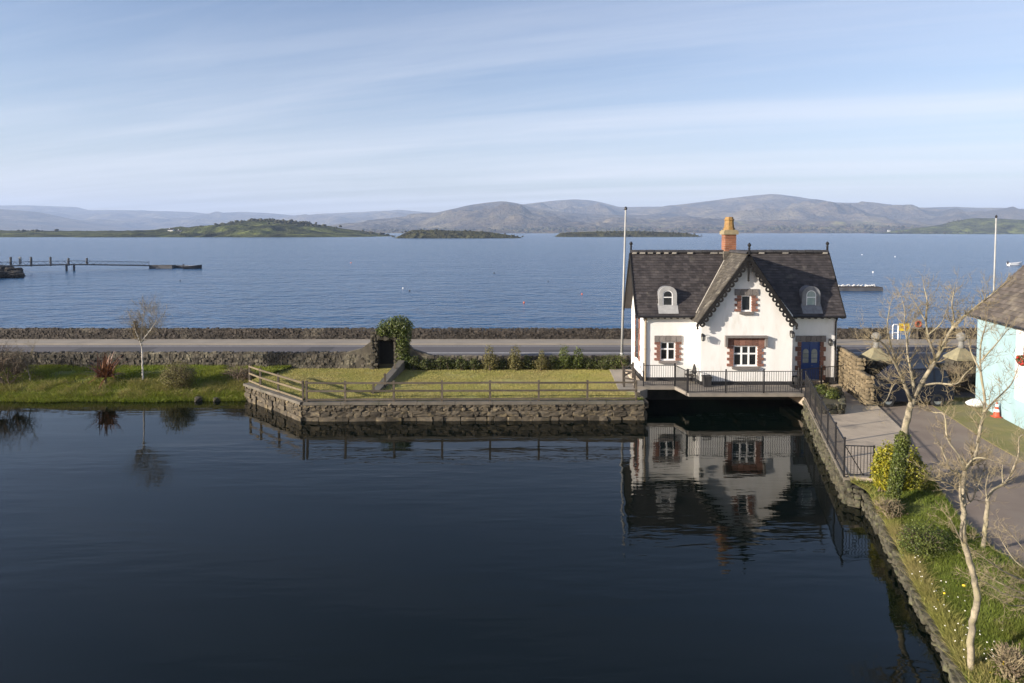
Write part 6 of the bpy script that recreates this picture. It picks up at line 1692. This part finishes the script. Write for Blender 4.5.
# lifebuoy on its post
lc = dp(918, 324, Y_SEAWALL - .15)
lb = thing('lifebuoy', 'red and white lifebuoy on a pale board by the sea wall', 'lifebuoy', (lc.x, lc.y, ROAD_Z + .11))
m = MB(); m.tube([(lc.x, lc.y + .06, ROAD_Z), (lc.x, lc.y + .06, lc.z + .4)], [.04, .04], 8); m.build('post', M['timber'], lb)
m = MB(); m.box((lc.x, lc.y + .02, lc.z), (.62, .03, .72)); m.build('board', M['footpath'], lb)
m = MB(); N, K = 20, 8; V = []
for i in range(N):
    for k in range(K):
        a = 2 * math.pi * i / N; b_ = 2 * math.pi * k / K; rr = .2 + .06 * math.cos(b_); V.append((lc.x + rr * math.cos(a), lc.y - .06 + .06 * math.sin(b_), lc.z + rr * math.sin(a)))
m.add(V, [(i * K + k, i * K + (k + 1) % K, ((i + 1) % N) * K + (k + 1) % K, ((i + 1) % N) * K + k) for i in range(N) for k in range(K)]); m.build('ring', M['sign_red'], lb)

# ================================================================== JETTY, PONTOONS, BUOYS
M['jetty'] = mat('jetty', (0.06, 0.06, 0.065), (0.10, 0.10, 0.105), .8, .7)
M['galv'] = mat('galv', (0.15, 0.17, 0.19), (0.22, 0.24, 0.26), .8, .5)
jA = gp(-25, 273, SEA_Z); jB = gp(150, 268.5, SEA_Z)
jt = thing('jetty', 'long narrow jetty with lattice rails and tall posts reaching into the bay', 'jetty', (jA.x, jA.y, SEA_Z))
dkz = SEA_Z + 1.55
dj = (jB - jA); LJ = dj.length; dj.normalize(); pj = Vector((-dj.y, dj.x, 0))
def J(s, o, z): p = jA + dj * s + pj * o; return Vector((p.x, p.y, z))
m = MB()
def js(px): r_ = dp(px, 265, 150.).x / 150.; return (r_ * jA.y - jA.x) / (dj.x - r_ * dj.y)
def jz(s): return dkz - max(0, (s / LJ - .55)) / .45 * .75
for i in range(12):
    s0_, s1_ = LJ * i / 12, LJ * (i + 1) / 12; m.beam(J(s0_, 0, jz(s0_)), J(s1_, 0, jz(s1_)), 1.7, .28)
m.build('deck', M['jetty'], jt)
for o in (-.85, .85):
    m = MB(); nseg = 26
    for i in range(nseg):
        s0_, s1_ = LJ * i / nseg, LJ * (i + 1) / nseg; za_, zb_ = jz(s0_), jz(s1_)
        m.beam(J(s0_, o, za_ + .95), J(s1_, o, zb_ + .95), .07, .07)
        m.beam(J(s0_, o, za_ + .1), J((s0_ + s1_) / 2, o, za_ + .92), .05, .05); m.beam(J((s0_ + s1_) / 2, o, za_ + .92), J(s1_, o, zb_ + .1), .05, .05)
    m.build('lattice_rail', M['galv'], jt)
for px in (10.5, 31, 50.5, 68.5, 87):
    s = js(px); p = J(s, .0, 0); zt = dp(px, 257, p.y).z - (0.3 if px > 60 else 0)
    m = MB(); m.tube([J(s, .95, dkz - .3), J(s, .95, zt)], [.26, .26], 8); m.build('mooring_post', M['jetty'], jt)
for px in (66.5, 74):
    s = js(px)
    m = MB(); m.tube([J(s, -.6, SEA_Z - 2), J(s, -.6, dkz)], [.26, .26], 8); m.build('pile', M['jetty'], jt)
s = js(20)
m = MB(); m.box(J(s, .9, dkz + 1.2), (.5, .3, 1.9)); m.build('control_cabinet', M['galv'], jt)
# floating pontoon and boats at the jetty's end
def pontoon(label, px0, px1, py, w, h, group):
    a, b_ = gp(px0, py, SEA_Z), gp(px1, py, SEA_Z); t = thing('pontoon', label, 'pontoon', ((a.x + b_.x) / 2, a.y, SEA_Z), group)
    m = MB(); m.box2(a.x, b_.x, a.y, a.y + w, SEA_Z - .3, SEA_Z + h); m.build('float', M['jetty'], t)
    m = MB(); m.box2(a.x + .05, b_.x - .05, a.y + .05, a.y + w - .05, SEA_Z + h, SEA_Z + h + .1); m.build('deck', M['dark_timber'], t)
    return a, b_
pontoon('dark floating pontoon at the end of the long jetty', 149, 172, 268.6, 2.4, .8, 'pontoons on the bay')
pontoon('short outer pontoon where the small boats are moored', 172, 185, 268.2, 2.2, .6, 'pontoons on the bay')
M['hull_dark'] = mat('hull_dark', (0.03, 0.03, 0.035), None, rough=.4)
def boat(label, px, py, L, wd, hull, deckm, cabin, group, zrot=0.0):
    c = gp(px, py, SEA_Z); t = thing('motorboat', label, 'boat', c, group)
    m = MB(); st = 7; V = []
    for i in range(st):
        f = i / (st - 1); x = (f - .5) * L; wb = wd / 2 * (1 - max(0, f - .45) ** 2 * 3.0); wb = max(wb, .05); zt = .75 + .35 * f ** 2
        V += [(x, -wb, zt), (x, -wb * .75, .1), (x, 0, -.25), (x, wb * .75, .1), (x, wb, zt)]
    V = [(c.x + x * math.cos(zrot) - y * math.sin(zrot), c.y + x * math.sin(zrot) + y * math.cos(zrot), c.z + z) for x, y, z in V]
    F = [(i * 5 + k, i * 5 + k + 1, (i + 1) * 5 + k + 1, (i + 1) * 5 + k) for i in range(st - 1) for k in range(4)] + [(4, 3, 2, 1, 0), tuple((st - 1) * 5 + k for k in range(5))]
    m.add(V, F); m.build('hull', M[hull], t)
    m = MB(); m.add([V[i * 5] for i in range(st)] + [V[i * 5 + 4] for i in range(st)], [(i, i + 1, st + i + 1, st + i) for i in range(st - 1)]); o = m.build('deck', M[deckm], t)
    if cabin:
        m = MB(); m.box((c.x - L * .05, c.y, c.z + 1.25), (L * .35, wd * .6, 1.0)); cbn = m.build('cabin', M['white_paint'], t)
        m = MB(); m.box((c.x - L * .05, c.y - wd * .3 - .01, c.z + 1.45), (L * .28, .02, .35)); m.build('window', M['glass'], cbn)
    m = MB(); m.box((c.x - L * .5 * math.cos(zrot) - .15, c.y - L * .5 * math.sin(zrot), c.z + .75), (.3, .35, .9)); m.build('outboard_motor', M['hull_dark'], t)
boat('dark-hulled open boat with pale deck moored at the outer pontoon', 193, 268.6, 4.8, 1.9, 'hull_dark', 'boarding', False, 'boats on the bay')
boat('white motorboat seen just above the brown roof of the turquoise house', 1015, 265.5, 4.0, 1.6, 'white_paint', 'boarding', False, 'boats on the bay')
# gull pontoon
a, b_ = pontoon('long dark pontoon crowded with gulls off the cottage', 826, 883, 291, 2.6, .55, 'pontoons on the bay')
M['gull'] = mat('gull', (0.72, 0.71, 0.68), (0.45, 0.46, 0.48), 6, .8)
def gull_mesh():
    m = MB(); m.smooth = True; N = 8; V = []
    prof = [(-.26, .015, .16), (-.16, .06, .15), (-.04, .10, .14), (.08, .10, .16), (.15, .06, .24), (.17, .05, .30), (.21, .055, .335), (.26, .03, .33), (.32, .008, .315)]
    for x, r_, z in prof:
        for k in range(N): V.append((x, r_ * math.cos(2 * math.pi * k / N), z + r_ * math.sin(2 * math.pi * k / N)))
    m.add(V, [(i * N + k, i * N + (k + 1) % N, (i + 1) * N + (k + 1) % N, (i + 1) * N + k) for i in range(len(prof) - 1) for k in range(N)])
    for s in (-.03, .03): m.tube([(0, s, .06), (.01, s, -.02)], [.012, .01], 4)
    return m.mesh('gull', M['gull'])
gm_ = gull_mesh(); R_ = random.Random(8)
for i in range(16):
    x = b_.x - .5 - (b_.x - a.x - 3.2) * (i + R_.uniform(.1, .9)) / 16
    o = piece('gull', gm_, (x, a.y + R_.uniform(.3, 2.2), SEA_Z + .66), None, R_.uniform(-.6, .6) + (math.pi if R_.random() < .4 else 0), (1.0,) * 3)
    tag(o, 'white gull standing on the long dark pontoon', 'gull', 'gulls on the pontoon')
M['buoy_orange'] = mat('buoy_orange', (0.55, 0.13, 0.06), None, rough=.5)
def buoy_mesh(mat_):
    m = MB(); m.smooth = True; m.lathe((0, 0, .12), [(.34 * math.sin(math.pi * (.03 + .94 * k / 9)), -.34 * math.cos(math.pi * (.03 + .94 * k / 9))) for k in range(10)], 14); m.lathe((0, 0, .44), [(.05, 0), (.05, .1), (.09, .12), (.09, .16), (.03, .2)], 8)
    return m.mesh('mooring_buoy', M[mat_])
BM = {k: buoy_mesh(k) for k in ('buoy_orange', 'white_paint', 'hull_dark')}
for k, (px, py) in (('white_paint', (403, 288.5)), ('hull_dark', (409.5, 291)), ('buoy_orange', (524, 303)), ('hull_dark', (548, 281.5)), ('buoy_orange', (582, 294.5)), ('hull_dark', (494, 273.5)), ('white_paint', (862, 255)), ('white_paint', (873, 272.5)), ('hull_dark', (180, 281)), ('buoy_orange', (351, 263)), ('white_paint', (895, 257)), ('hull_dark', (468, 252))):
    p = gp(px, py, SEA_Z); o = piece('mooring_buoy', BM[k], (p.x, p.y, SEA_Z), None, 0, (.4 if p.y < 150 else .55,) * 3)
    tag(o, {'white_paint': 'small white mooring buoy floating on the bay', 'hull_dark': 'small dark mooring buoy floating on the bay', 'buoy_orange': 'small orange mooring buoy floating on the bay'}[k], 'buoy', {'white_paint': 'white buoys', 'hull_dark': 'dark buoys', 'buoy_orange': 'orange buoys'}[k] + ' on the bay')
# rock breakwater by the jetty
rp = thing('rock_breakwater', 'dark heap of rocks where the jetty leaves the shore', 'rocks', gp(-10, 277, SEA_Z))
R_ = random.Random(19)
for i in range(110):
    px = -60 + 80 * R_.random() ** .7; p = gp(px, R_.uniform(268, 278.5), SEA_Z); hgt = 2.6 * max(.15, 1 - max(0, px + 25) / 40) * R_.uniform(.3, 1)
    s = R_.uniform(.9, 2.1); piece('rock', STONES['wall_stone'][i % 7], (p.x, p.y, SEA_Z + hgt * .7), rp, R_.uniform(0, 3), (s * 1.3, s, s * .8))
